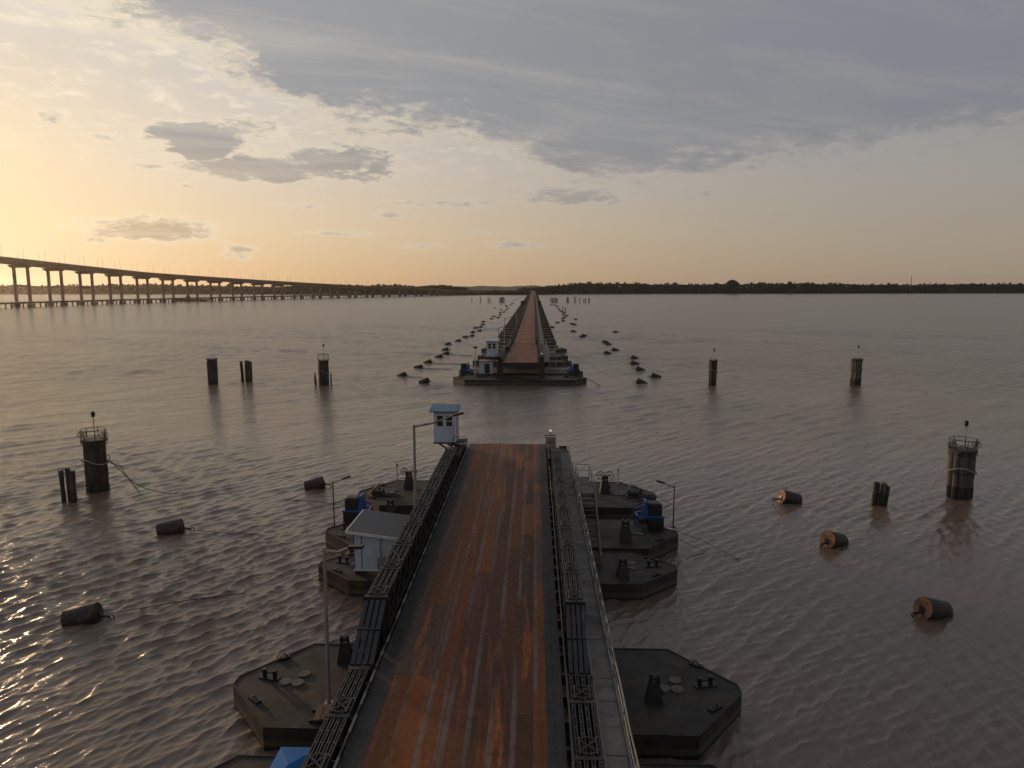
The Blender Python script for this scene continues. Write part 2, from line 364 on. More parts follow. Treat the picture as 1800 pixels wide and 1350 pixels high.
# ------------------------------------------------------------------ water
def make_water():
    n_a = 1150
    fine = np.radians(np.linspace(-50, 50, n_a))
    rest = np.radians(np.linspace(50, 310, 80))[1:-1]
    ang = np.concatenate([fine, rest]); na = len(ang)
    r = [9.]
    while r[-1] < 330: r.append(r[-1] + min(max(.05, r[-1] ** 2 / (CH * 711) * .62), .9))
    while r[-1] < 16000: r.append(r[-1] + min(.9 * (r[-1] / 330) ** 2.2, r[-1] * .06))
    r = np.array(r); nr = len(r)
    step = np.gradient(r)
    RR, AA = np.meshgrid(r, ang, indexing='ij')
    x0 = RR * np.sin(AA); y0 = RR * np.cos(AA)
    x = x0.copy(); y = y0.copy(); z = np.zeros_like(x)
    calm = 1.0 - .45 / (1 + np.exp(-(x0 + 2 - (y0 - 45) * .55) / 9.)) * (1 / (1 + np.exp((y0 - 105) / 25)))
    lanes = np.zeros_like(x0)
    for q in range(9):
        th2 = R(-47) + rng.normal() * .5; kk = 2 * math.pi / rng.uniform(14, 70); lanes += np.cos(kk * (math.cos(th2) * x0 * .6 - math.sin(th2) * y0) + rng.random() * 6.28 + 1.3 * np.sin(y0 * .03 + q))
    patch = .86 + .13 * lanes + .20 * np.sin(x0 * .061 + y0 * .043 + 1.1) * np.sin(x0 * .037 - y0 * .052 + .4) + .16 * np.sin(x0 * .17 + .6 * np.sin(y0 * .08)) * np.sin(y0 * .13 + 2)
    amp = calm * np.clip(patch, .28, 1.5)
    lam_min = np.maximum(step, r * math.radians(100) / n_a) * 2.6
    N = 64
    for i in range(N):
        lam = .34 * (1.55 / .34) ** ((i + rng.random()) / (N - 18)) if i < N - 18 else 1.95 * (3.7 / 1.95) ** rng.random()
        th = R(-47) + rng.normal() * R(22)            # crests across a wind from the far left
        ddx, ddy = math.sin(th), math.cos(th); k = 2 * math.pi / lam
        slope = .245 * math.sqrt(2. / N) * (1.08 if lam < 1.9 else 1.)
        a = slope / k
        fade = np.clip((lam / lam_min - .7) / .8, 0, 1)[:, None]
        ph = k * (ddx * x0 + ddy * y0) + rng.random() * 6.28 + .9 * np.sin(x0 * .045 * (1 + rng.random()) + rng.random() * 6) * np.cos(y0 * .04 * (1 + rng.random()))
        A = a * amp * fade
        if lam >= 1.9: A = A * (.20 + .55 * np.clip((RR - 55) / 110, 0, 1))      # longer wavelets on the open reach
        z += A * np.cos(ph); s_ = np.sin(ph); x -= 1.35 * A * ddx * s_; y -= 1.35 * A * ddy * s_
    verts = np.stack([x, y, z], -1).reshape(-1, 3)
    verts = np.concatenate([verts, [[0, 0, 0]]])
    i = np.arange(nr - 1)[:, None] * na; j = np.arange(na)[None, :]; j2 = (j + 1) % na
    quads = np.stack([i + j, i + na + j, i + na + j2, i + j2], -1).reshape(-1, 4)[:, ::-1]
    tris = np.stack([np.full(na, nr * na), np.arange(na), (np.arange(na) + 1) % na], -1)[:, ::-1]
    me = bpy.data.meshes.new('river_water')
    nv = len(verts); nq = len(quads); nt_ = len(tris)
    me.vertices.add(nv); me.vertices.foreach_set('co', verts.astype(np.float32).ravel())
    loops = np.concatenate([quads.ravel(), tris.ravel()]).astype(np.int32)
    me.loops.add(len(loops)); me.loops.foreach_set('vertex_index', loops)
    starts = np.concatenate([np.arange(nq) * 4, nq * 4 + np.arange(nt_) * 3]).astype(np.int32)
    me.polygons.add(nq + nt_); me.polygons.foreach_set('loop_start', starts)
    me.polygons.foreach_set('use_smooth', np.ones(nq + nt_, bool))
    me.update(calc_edges=True); me.validate()
    far = np.clip((RR - 45) / 140, 0, 1).reshape(-1); far = np.append(far, 0)
    am = np.append(np.clip(amp, 0, 1.3).reshape(-1), 1)
    at_ = me.attributes.new('far', 'FLOAT', 'POINT'); at_.data.foreach_set('value', far.astype(np.float32))
    at_ = me.attributes.new('chop', 'FLOAT', 'POINT'); at_.data.foreach_set('value', am.astype(np.float32))
    o = bpy.data.objects.new('river_water', me); COL.objects.link(o); struct(o)
    m = bpy.data.materials.new('muddy_river'); m.use_nodes = True; t = m.node_tree; b = t.nodes['Principled BSDF']
    oc, x_, y_, z_ = coords(t)
    fa = t.nodes.new('ShaderNodeAttribute'); fa.attribute_name = 'far'; fr = X(t, fa.outputs['Fac'])
    fb = t.nodes.new('ShaderNodeAttribute'); fb.attribute_name = 'chop'; ch = X(t, fb.outputs['Fac'])
    mud = mixc(t, noise(t, comb(t, x_ * .6, y_, 0), .03, 4).lin(.3, .7), (.155, .110, .082), (.12, .087, .066))
    t.links.new(mud.s, b.inputs['Base Color']); b.inputs['IOR'].default_value = 1.5; b.inputs['Specular IOR Level'].default_value = .5
    t.links.new(fr.lin(0, 1, .05, .24).s, b.inputs['Roughness'])
    ca, sa = math.cos(R(47)), math.sin(R(47))
    u, v = x_ * ca + y_ * sa, y_ * ca - x_ * sa     # v runs with the wind
    h1 = noise(t, comb(t, u * .42, v * 1.4, 0), .62, 7, .7, .3)
    h2 = noise(t, comb(t, u * .6, v * 1.3, 4), 4.2, 5, .68, .3)
    h3 = noise(t, comb(t, u * .22, v * .6, 4), .35, 6, .74, .4)
    b1 = t.nodes.new('ShaderNodeBump'); b1.inputs['Distance'].default_value = 1.
    t.links.new((h2 * (ch * .045) + h1 * (fr * .20) + h3 * (fr * .9)).s, b1.inputs['Height']); b1.inputs['Strength'].default_value = 1.
    t.links.new(b1.outputs[0], b.inputs['Normal'])
    me.materials.append(m)
    return o
make_water()

# ------------------------------------------------------------------ banks and far woods
def wood(name, pts, depth, hmin, hmax, n, seed, prof=None, label=''):
    """one mass of mangrove: many leaf clumps with rough outlines over a strip following pts"""
    rg = np.random.default_rng(seed)
    pts = [Vector((p[0], p[1], 0)) for p in pts]
    seg = [(pts[i + 1] - pts[i]).length for i in range(len(pts) - 1)]; tot = sum(seg)
    bm_ico = MB(); 
    t = (1 + 5 ** .5) / 2
    iv = np.array([(-1, t, 0), (1, t, 0), (-1, -t, 0), (1, -t, 0), (0, -1, t), (0, 1, t), (0, -1, -t), (0, 1, -t), (t, 0, -1), (t, 0, 1), (-t, 0, -1), (-t, 0, 1)]); iv /= np.linalg.norm(iv[0])
    fi = [(0, 11, 5), (0, 5, 1), (0, 1, 7), (0, 7, 10), (0, 10, 11), (1, 5, 9), (5, 11, 4), (11, 10, 2), (10, 7, 6), (7, 1, 8), (3, 9, 4), (3, 4, 2), (3, 2, 6), (3, 6, 8), (3, 8, 9), (4, 9, 5), (2, 4, 11), (6, 2, 10), (8, 6, 7), (9, 8, 1)]
    V = []; F = []; k = 0
    def clump(c, rad, sq):
        nonlocal k
        w = iv * rad * (1 + rg.normal(0, .17, (12, 1))); w[:, 2] *= sq
        V.append(w + c); F.extend([(a + k, b_ + k, c_ + k) for a, b_, c_ in fi]); k += 12
    for q in range(n):
        s_ = rg.random() * tot; i = 0
        while s_ > seg[i] and i < len(seg) - 1: s_ -= seg[i]; i += 1
        dvec = (pts[i + 1] - pts[i]).normalized(); nrm = Vector((-dvec.y, dvec.x, 0))
        if nrm.y < 0: nrm = -nrm
        p = pts[i] + dvec * s_ + nrm * (rg.random() ** 1.4 * depth)
        u = p.x / 37.
        hh = hmin + (hmax - hmin) * (.5 + .2 * math.sin(u * .45) + .16 * math.sin(u * 2.1 + 1) + .14 * math.sin(u * .13)) * (.8 + .3 * rg.random())
        if prof: hh *= prof(p.x, p.y)
        if rg.random() < .06: hh *= 1.06 + .16 * rg.random()
        top = hh; rad = 1.6 + 2.2 * rg.random()
        lo = rg.random()
        z = top - rad * .8 if lo < .45 else rad * .5 + (top - rad) * rg.random()
        clump(np.array((p.x, p.y, max(z, rad * .4))), rad, .85)
    o = MB(); o.v = [tuple(p) for p in np.concatenate(V)]; o.f = F; o.mi = [0] * len(F)
    for i in range(len(pts) - 1):                      # dense shaded interior of the wood
        a, b_ = pts[i], pts[i + 1]; dv = (b_ - a); nm = Vector((-dv.y, dv.x, 0)).normalized(); nm = nm if nm.y > 0 else -nm
        m_ = max(2, int(dv.length / 12)); vs = []
        for q in range(m_ + 1):
            p = a + dv * (q / m_) + nm * (9 + 3 * rg.random()); hh = (hmin * .86 + rg.normal() * .9) * (prof(p.x, p.y) if prof else 1)
            for off, z in ((0, 0), (2, hh * .7), (7, hh), (depth * .7, hh * .95), (depth * .8, 0)): vs.append(p + nm * off + Vector((0, 0, z)))
        o.add(vs, [(q * 5 + c, q * 5 + 5 + c, q * 5 + 6 + c, q * 5 + 1 + c) for q in range(m_) for c in range(4)])
    ob = o.build(name, M['leaf']); struct(ob, 'stuff'); ob['label'] = label
    return ob
def bankline(pl, z=0.): return [at(px, py, z) for px, py in pl]
RB = bankline([(945, 517.8), (1010, 516.5), (1200, 516), (1500, 515.6), (1800, 515.3), (2300, 515)])
LB = bankline([(-500, 516.9), (-150, 516.8), (150, 516.7), (400, 516.9), (650, 517.4), (800, 518), (925, 518.4)])
def tall_right(x, y): return 1.0 if x > 90 else .62 + .38 * max(0, x) / 90
wood('mangrove_wood', RB, 60, 19, 25, 13000, 3, tall_right, 'long dark mangrove wood along the right far bank')
wood('mangrove_wood', LB, 70, 15, 22, 13000, 5, lambda x, y: 1.0 if x < -150 else .5, 'hazy mangrove wood along the left far bank behind the concrete bridge')
# land behind the banks
g = MB()
for line, dpt in ((RB, 6000), (LB, 6000)):
    for i in range(len(line) - 1):
        a, b_ = line[i], line[i + 1]
        def back(p):
            l = math.hypot(*p); return (p[0] * (1 + dpt / l), p[1] * (1 + dpt / l))
        A, Bq = back(a), back(b_)
        g.add([(a[0], a[1], -.6), (b_[0], b_[1], -.6), (b_[0] * 1.004, b_[1] * 1.004, 1.2), (a[0] * 1.004, a[1] * 1.004, 1.2), (Bq[0], Bq[1], 4), (A[0], A[1], 4)], [(0, 1, 2, 3), (3, 2, 4, 5)])
struct(g.build('far_bank_land', M['bank']))
h = MB(); N_ = 90; vs = []; fs = []
for i in range(N_):
    azd = -40 + 42. * i / (N_ - 1); dd = 3600
    zt = 13 + 2.2 * math.sin(i * .31) + 2.5 * math.sin(i * .83 + 1) + 1.5 * math.sin(i * 2.1)
    zt += 5 * math.exp(-((azd + 6) / 7) ** 2)
    x, y = dd * math.sin(R(azd)), dd * math.cos(R(azd))
    vs += [(x * .97, y * .97, -2), (x, y, zt), (x * 1.1, y * 1.1, -2)]
for i in range(N_ - 1):
    for j in range(2): fs.append((i * 3 + j, i * 3 + 3 + j, i * 3 + 4 + j, i * 3 + 1 + j))
h.add(vs, fs); struct(h.build('far_hills', M['hill'], smooth=True))
def tree(px, ybase, ytop, Y, wpx, label, seed):
    rg = random.Random(seed); k = Y / 1250.
    x = (px - 939) * k; ht = CH + (502 - ytop) * k
    t = thing('bank_tree', label, 'tree', (x, Y, .8))
    tr = MB(); tr.tube([(0, 0, 0), (.3, 0, ht * .35), (-.2, .1, ht * .6)], [.9, .65, .4], 7)
    for q in range(6):
        a = q * 1.05; tr.tube([(0, 0, ht * (.3 + .04 * q)), (math.cos(a) * wpx * k * .3, math.sin(a) * wpx * k * .25, ht * .75)], [.35, .12], 5)
    tr.build('trunk', M['timber'], t)
    c = MB(); r0 = wpx * k / 2
    for q in range(1500):
        a = rg.random() * 6.283; u = rg.uniform(-.35, 1); rr = math.sqrt(max(0, 1 - u * u)) * rg.random() ** .5 * 1.03
        p = Vector((math.cos(a) * rr * r0, math.sin(a) * rr * r0, ht * .62 + u * ht * .36)); s_ = rg.uniform(.8, 1.7)
        n_ = Vector((rg.gauss(0, 1), rg.gauss(0, 1), rg.gauss(0, 1))).normalized(); e1 = n_.orthogonal().normalized(); e2 = n_.cross(e1)
        c.add([p + e1 * s_, p + e2 * s_, p - e1 * s_, p - e2 * s_ * .8], [(0, 1, 2, 3)])
    c.build('crown', M['leaf'], t)
tree(1280, 516, 492.8, 1690, 22, 'tall round-crowned tree rising above the wood on the right bank', 1)
tree(1378, 516, 495.5, 1715, 9, 'small pointed tree top poking out of the right bank wood', 2)
tree(402, 516, 499.5, 1690, 14, 'dark tree clump rising above the hazy left bank under the concrete bridge', 3)
mst = MB(); k = 1760 / 1250.; x0 = (1583 - 939) * k; zt = CH + (502 - 486) * k
for sx in (-.7, .7):
    mst.bar((sx, 0, 0), (sx * .25, 0, zt), .5)
for q in range(9): mst.bar((-.7 + .05 * q, 0, zt * q / 9), (.7 - .05 * q, 0, zt * (q + 1) / 9), .25)
mo = mst.build('radio_mast', M['black']); mo.location = (x0, 1760, .5); tag(mo, 'thin lattice radio mast standing above the right bank wood', 'mast')

# ------------------------------------------------------------------ pontoons
def hexpoly(half, w, tip=.35, sh=2.6):
    a = half - sh; hw = w / 2
    return [(-half, -tip), (-a, -hw), (a, -hw), (half, -tip), (half, tip), (a, hw), (-a, hw), (-half, tip)]
def bollard_mb():
    b = MB(); b.box((-.5, -.17, 0), (.5, .17, .06))
    for s_ in (-.27, .27):
        b.tube([(s_, 0, .06), (s_, 0, .42)], .1, 10); b.tube([(s_, 0, .38), (s_, 0, .45)], .14, 10)
    b.bar((-.42, 0, .28), (.42, 0, .28), .05)
    return b
def place(mb, loc, rz=0.):
    c, s_ = math.cos(rz), math.sin(rz); mb.v = [(loc[0] + x * c - y * s_, loc[1] + x * s_ + y * c, loc[2] + z) for x, y, z in mb.v]; return mb
def pontoon(name, label, cx, cy, half, w, zt=1.0, group=None, detail=2, frames=True, fx=(-4.15, 4.15)):
    t = thing(name, label, 'pontoon', (cx, cy, 0), 0, group)
    hl = MB(); hl.prism(hexpoly(half, w), -.7, zt - .02)
    hl.build('hull', M['hull'], t)
    pd = MB(); pd.prism(hexpoly(half - .03, w - .06), zt - .018, zt, 0)
    pl = hexpoly(half - .02, w - .04)
    for i in range(8):
        a, b_ = pl[i], pl[(i + 1) % 8]
        pd.bar((a[0], a[1], zt + .01), (b_[0], b_[1], zt + .01), .07, .06)
    pd.build('deck', M['pdeck'], t)
    if frames:
        for s_ in fx:
            fr = MB()
            for yy in (-w * .34, w * .34):
                fr.box((s_ - .35, yy - .35, zt), (s_ + .35, yy + .35, zt + .05))
                for ox in (-.22, .22):
                    for oy in (-.22, .22): fr.bar((s_ + ox, yy + oy, zt), (s_ + ox, yy + oy, 3.55), .1)
                fr.bar((s_ - .22, yy - .22, zt + .1), (s_ + .22, yy - .22, 2.2), .06); fr.bar((s_ + .22, yy - .22, 2.2), (s_ - .22, yy - .22, 3.4), .06)
            fr.bar((s_, -w * .42, 3.64), (s_, w * .42, 3.64), .3, .18)
            fr.build('support_frame', M['black'], t)
    if detail >= 1:
        for s_ in (-1, 1):
            place(bollard_mb(), (s_ * (half - 1.5), .25, zt), s_ * .25).build('bollard', M['black'], t)
    if detail >= 2:
        for s_ in (-1, 1):
            for (ox, oy) in ((-.55, -.1), (.05, -.15), (.1, .62)):
                c = MB(); c.disc((s_ * (half - 2.9) + ox, oy, zt), .29, .07, 18); c.build('manhole_cover', M['plate'], t)
            c = MB(); c.box((-.3, -.12, 0), (.3, .12, .12)); c.tube([(-.2, 0, .1), (0, 0, .3), (.2, 0, .1)], .035, 6)
            place(c, (s_ * (half - 1.55), w * .28, zt), -s_ * .6).build('fairlead', M['black'], t)
            c = MB(); c.box((-.35, -.14, 0), (.35, .14, .1)); c.tube([(-.25, 0, .08), (0, 0, .22), (.25, 0, .08)], .035, 6)
            place(c, (s_ * (half - 1.5), -w * .22, zt), s_ * .7).build('fairlead', M['black'], t)
    return t
CX = -2.45
GP = 'hexagonal steel pontoons under the near span'
pontoon('pontoon', 'brownish pontoon deck at the bottom edge beside the blue-roofed booth', -2.3, 21.7, 11.8, 7.0, group=GP)
pontoon('pontoon', 'nearest fully visible hexagonal pontoon, with the tall lamp post at its left end', -2.2, 30.45, 11.6, 7.0, group=GP)
pontoon('pontoon', 'hexagonal pontoon under the white shed, second of the near span', -2.4, 44.5, 11.7, 5.4, group=GP)
pontoon('pontoon', 'wider pontoon carrying the two blue-framed propulsion units', -2.45, 51.0, 13.1, 6.4, group=GP)
pontoon('pontoon', 'rust-orange edged pontoon at the open end of the near span', -2.4, 60.9, 13.1, 7.7, group=GP)

# ------------------------------------------------------------------ bridge spans
def truss_mb(xa, xb, y0, y1, zb, zt, nt_=4, pitch=3.05, light=True):
    """Bailey style truss wall: nt_ parallel trusses side by side; chords are channel pairs"""
    b = MB()
    for i in range(nt_):
        x = xa + (xb - xa) * (i + .5) / nt_
        for ox in (-.045, .045):
            b.box((x + ox - .022, y0, zt - .1), (x + ox + .022, y1, zt), 1)
            b.box((x + ox - .022, y0, zb), (x + ox + .022, y1, zb + .1), 0)
        y = y0 - i * pitch / nt_ * .5; k = 0
        while y < y1 - .1:
            ye = min(y + pitch, y1); y_ = y; y = max(y, y0)
            b.box((x - .03, y + .03, zb + .1), (x + .03, y + .17, zt - .1))
            ym = (y + ye) / 2
            b.box((x - .022, ym - .04, zb + .1), (x + .022, ym + .04, zt - .1))
            zm = (zb + zt) / 2
            for (a, c) in (((y + .1, zm), ((y + ym) / 2, zt - .1)), (((y + ym) / 2, zt - .1), (ym, zm)), ((ym, zm), ((ym + ye) / 2, zt - .1)), (((ym + ye) / 2, zt - .1), (ye, zm)),
                           ((y + .1, zm), ((y + ym) / 2, zb + .1)), (((y + ym) / 2, zb + .1), (ym, zm)), ((ym, zm), ((ym + ye) / 2, zb + .1)), (((ym + ye) / 2, zb + .1), (ye, zm))):
                b.bar((x, a[0], a[1]), (x, c[0], c[1]), .06, .13)
            q = y + .3
            while q < ye:                                   # batten plates tying each channel pair
                b.box((x - .07, q, zt - .03), (x + .07, q + .09, zt + .004), 1); q += .62
            y = y_ + pitch
    # dark joints where panels meet
    y = y0
    while y <= y1:
        b.box((xa, y - .10, zt - .16), (xb, y + .10, zt + .012), 0); y += pitch
    return b
def brace_mb(xa, xb, y, zt):
    b = MB(); w = xb - xa; x0, x1 = xa + w * .2, xb - w * .2; L = .85
    for x in (x0, x1): b.box((x - .03, y, zt + .016), (x + .03, y + L, zt + .07))
    m_ = (x0 + x1) / 2; z = zt + .05
    for p, q in (((x0, y + .1), (m_, y)), ((m_, y), (x1, y + .1)), ((x0, y + .15), (x1, y + L - .15)), ((x1, y + .15), (x0, y + L - .15)), ((x0, y + L - .1), (m_, y + L)), ((m_, y + L), (x1, y + L - .1))):
        b.bar((p[0], p[1], z), (q[0], q[1], z), .045, .03)
    return b
DZ = 4.2
def near_span():
    t = thing('bridge_span', 'near rust-striped steel bridge span filling the foreground, ending at open water', 'bridge span', (0, 0, 0))
    y0, y1 = 9., 66.6
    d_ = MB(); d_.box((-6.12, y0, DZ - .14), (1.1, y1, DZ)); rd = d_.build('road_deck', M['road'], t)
    u = MB(); y = y0 + .4
    while y < y1: u.box((-7.3, y, DZ - .55), (2.3, y + .22, DZ - .145)); y += 1.52
    u.box((-6.25, y1 - .1, DZ - .75), (1.12, y1 + .03, DZ - .15))
    u.build('cross_beam', M['black'], t)['kind'] = 'stuff'
    def truss(xs, segs, ramp):
        for k, (xa, xb, ya, yb, lv) in enumerate(segs):
            mb = truss_mb(xa, xb, ya, yb, lv[0], lv[1])
            for za, zc in zip(lv[1:], lv[2:]):                # upper storeys
                m2 = truss_mb(xa, xb, ya, yb, za + .006, zc); o_ = len(mb.v); mb.v += m2.v; mb.f += [[q + o_ for q in f_] for f_ in m2.f]; mb.mi += m2.mi
            for y_, in ((ya,), (yb,)):                        # end frames
                for i in range(5):
                    x = xa + (xb - xa) * i / 4.; mb.box((x - .035, y_ - .05, lv[0]), (x + .035, y_ + .05, lv[-1] - .02))
            zt = lv[-1]
            o = mb.build('truss', [M['black'], M['chord']], t)
            yy = ya + .12
            while yy + 1 < yb:
                brace_mb(xa, xb, yy, zt).build('bracing_frame', M['chord'], o); yy += 3.05
            if k == 1:                                        # sloping chords from the low to the high part
                (r0, z0), (r1, z1) = ramp
                c = MB()
                for i in range(4):
                    x = xa + (xb - xa) * (i + .5) / 4; w = (xb - xa) / 4 * .74
                    c.bar((x, r0, z0), (x, r1, z1), w, .14)
                    ym = (r0 + r1) / 2; c.bar((x, r1 - .1, lv[0]), (x, r1 - .1, z1 - .1), .1); c.bar((x, ym, lv[0]), (x, ym, (z0 + z1) / 2 - .1), .08)
                c.bar((xa, r0 + 1.3, z0 + (z1 - z0) * 1.3 / (r1 - r0) + .1), (xb, r0 + 1.3, z0 + (z1 - z0) * 1.3 / (r1 - r0) + .1), .07)
                c.build('sloping_chord', M['cover'], o)
    truss(-1, [(-7.16, -6.32, 19.5, 25.8, (2.95, 4.50)), (-7.2, -6.22, 28.6, 56.9, (2.95, 4.5, 6.08)), (-7.05, -6.22, 57.05, 64.6, (3.55, 5.12))], ((25.9, 4.46), (28.5, 5.92)))
    truss(1, [(1.32, 2.24, 11.4, 25.4, (2.95, 4.52)), (1.36, 2.16, 28.4, 56.9, (2.95, 4.5, 6.08)), (1.14, 2.0, 57.05, 65.4, (3.55, 5.16))], ((25.5, 4.48), (28.3, 5.92)))
    g_ = MB()
    for k in range(4): g_.box((-7.2, 12.0 + k * 1.85, 4.36), (-6.78, 13.8 + k * 1.85, 4.5)); g_.box((-6.74, 12.0 + k * 1.85, 4.36), (-6.32, 13.8 + k * 1.85, 4.5))
    g_.build('cover_slab', M['concrete'], t)
    for ya, yb, z1 in ((28.7, 56.8, 5.95), (57.2, 64.4, 5.0)):
        wp_ = MB(); wp_.box((-6.72, ya, 3.02), (-6.70, yb, z1)); wp_.build('sun_block_plate', M['black'], t)  # unseen solid plates added inside the left truss to keep low sun off the deck
    # kerb pipes with pale patches along the foot of each truss
    for x, z in ((-6.13, DZ + .2), (1.27, DZ + .35)):
        p = MB(); p.tube([(x, 11, z), (x, 64.3, z)], .05, 8)
        yy = 11.5
        while yy < 64: p.bar((x, yy, z), (x + (-.16 if x < 0 else .12), yy, z), .05); p.bar((x, yy, z), (x, yy, DZ - .05 if x < 0 else DZ - .1), .04); yy += 2.2
        o = p.build('kerb_pipe', M['black'], t)
        q = MB(); yy = 11.; rr = random.Random(5)
        while yy < 63:
            L = rr.uniform(.35, 1.1); q.tube([(x, yy, z + .004), (x, yy + L, z + .004)], .054, 8); yy += L + rr.uniform(.5, 1.6)
        if x < 0: q.build('pale_patch', M['galv'], o)['kind'] = 'stuff'
    # walkway slabs
    w = MB(); y = 10.6; rr = random.Random(3)
    while y < 63.5:
        z = 4.12 + rr.uniform(-.008, .008); w.box((2.36, y, z - .12), (3.08, y + 1.49, z)); y += 1.525
    w.build('walkway', M['concrete'], t)
    w2 = MB(); w2.box((2.34, 63.6, 4.05), (3.08, 65.2, 4.15)); w2.box((2.34, 65.15, 4.05), (3.08, 65.2, 4.35)); w2.build('walkway_end', M['hull'], t)
    rl = MB(); rr = random.Random(9)
    pts = [(3.14 + rr.uniform(-.015, .015), y_, 5.06) for y_ in np.arange(10.6, 64.5, 1.52)]
    rl.tube(pts, .032, 8)
    rl.build('railing', M['galv'], t)
    ml = MB()
    for z in (4.62,): ml.tube([(p[0], p[1], z) for p in pts], .028, 6)
    for p in pts[::2]: ml.bar((p[0], p[1], 4.0), (p[0], p[1], 5.04), .06)
    ml.box((3.09, 10.6, 3.92), (3.17, 64.4, 4.22)); ml.box((2.26, 10.6, 3.92), (2.34, 64.4, 4.24))
    ml.build('railing_post', M['galv'], t)['kind'] = 'stuff'
    return t
near_span()

def far_end_span():
    t = thing('bridge_span', 'far rust-orange bridge span whose open end faces across the gap', 'bridge span', (0, 139.2, 0))
    L = 45.
    d_ = MB(); d_.box((-6.3, 0, DZ - .14), (.85, L - 12, DZ)); d_.add([(-6.3, L - 12, DZ), (.85, L - 12, DZ), (.5, L, DZ), (-5.4, L, DZ), (-6.3, L - 12, DZ - .14), (.85, L - 12, DZ - .14), (.5, L, DZ - .14), (-5.4, L, DZ - .14)], [(0, 1, 2, 3), (7, 6, 5, 4), (0, 3, 7, 4), (1, 5, 6, 2), (2, 6, 7, 3)])
    d_.build('road_deck', M['road2'], t)
    j = MB(); j.box((-5.4, L - .6, DZ + .004), (.5, L - .1, DZ + .14)); j.build('joint_ramp', M['rustline'], t)
    e = MB(); e.box((-6.5, -.12, DZ - .95), (1., -.005, DZ - .02)); e.build('end_beam', M['black'], t)
    for (xa, xb, xc, xd) in ((-7.3, -6.45, -6.6, -5.75), (1.0, 1.85, .85, 1.6)):
        mb = truss_mb(xa, xb, .6, 24, 3.7, 5.25); mb2 = truss_mb(xc, xd, 24, L, 3.7, 5.25); mb.add(mb2.v, mb2.f); mb.mi = mb.mi[:len(mb.f) - len(mb2.f)] + mb2.mi
        mb.build('truss', [M['black'], M['chord']], t)
    p = MB()                                                       # steel sheets leaning over the wall beside the left truss
    p.add([(-7.25, 3, 5.3), (-6.42, 3, 4.4), (-6.42, 30, 4.4), (-7.25, 30, 5.3), (-7.25, 3, 5.24), (-6.42, 3, 4.34), (-6.42, 30, 4.34), (-7.25, 30, 5.24)], [(0, 1, 2, 3), (7, 6, 5, 4), (0, 4, 5, 1), (2, 6, 7, 3), (1, 5, 6, 2), (3, 7, 4, 0)])
    p.build('side_plate', M['cover'], t)
    w = MB(); w.box((2.0, 2.5, 3.98), (3.0, L, 4.1)); w.build('walkway', M['concrete'], t)
    r_ = MB(); r_.tube([(3.05, 2.5, 5.05), (2.95, L, 5.05)], .05, 6); r_.tube([(3.05, 2.5, 4.6), (2.95, L, 4.6)], .03, 6)
    for yy in np.arange(2.5, L, 3.): r_.bar((3.03, yy, 3.95), (3.03, yy, 5.05), .07)
    r_.build('railing', M['galv'], t)
    pr = MB()
    for x in (-6.85, 1.45):
        pr.box((x - .55, .2, .95), (x + .55, 1.1, 3.65)); pr.box((x - .75, 0, .95), (x + .75, 1.4, 1.25))
    pr.build('end_pier', M['hull'], t)
    return t
M['road2'] = road_material('rusty_road_plates_far', -2.7, 3.57, .5, .3, .75, 1.9)
M['rustline'] = mat('rust_joint', (.42, .15, .06), (.25, .09, .04), .8, 3)
M['road3'] = road_material('worn_road', -2.45, 2.9, .25, .2, .72, 1.9)
M['road4'] = mat('worn_road', (.23, .115, .068), (.14, .08, .055), .75, 1.2, .05, (.31, .13, .06), .5, stretch=(2, .15, 1))
far_end_span()
far_prof = lambda y: DZ + .0033 * max(0., min(y, 1520) - 420)
SP = 18.3
def std_span():
    t = thing('bridge_span', 'far span of the floating bridge in its receding line towards the bank', 'bridge span', (0, 0, 0), 0, 'repeated floating bridge spans receding to the far bank')
    d_ = MB(); d_.box((-5.35, 0, -.14), (.45, SP - .05, 0)); d_.build('road_deck', M['road3'], t)
    for xa, xb in ((-6.35, -5.7), (.75, 1.35)):
        b = MB()
        for x in (xa, xb):
            b.box((x - .06, 0, .98), (x + .06, SP - .05, 1.1)); b.box((x - .06, 0, -.5), (x + .06, SP - .05, -.38))
            for k in range(6):
                y = k * 3.05
                b.bar((x, y + .06, -.45), (x, y + .06, 1.), .1); b.bar((x, y + .06, .3), (x, y + 1.52, 1.0), .07); b.bar((x, y + 1.52, 1.), (x, y + 3.0, .3), .07)
                b.bar((x, y + .06, .3), (x, y + 1.52, -.4), .07); b.bar((x, y + 1.52, -.4), (x, y + 3.0, .3), .07)
        b.build('truss', M['chord'], t)
    w = MB(); w.box((1.6, 0, -.2), (2.6, SP - .05, -.08)); w.build('walkway', M['concrete'], t)
    r_ = MB(); r_.bar((2.65, 0, .9), (2.65, SP - .05, .9), .07)
    for k in range(6): r_.bar((2.65, k * 3.05 + .1, -.2), (2.65, k * 3.05 + .1, .9), .07)
    r_.build('railing', M['galv'], t)
    return t
s0 = std_span(); NS = 73
Y0 = 184.4
for i in range(NS):
    y = Y0 + i * SP; z = far_prof(y)
    o = s0 if i == 0 else dup(s0, (0, 0, 0))
    sl_ = math.atan2(far_prof(y + SP) - z, SP); o.rotation_euler = (sl_, 0, 0); o.location = (-.1 - i * .012, y, z)
    if i == 0: o['label'] = 'first narrow floating span just beyond the wide rust-orange far span'
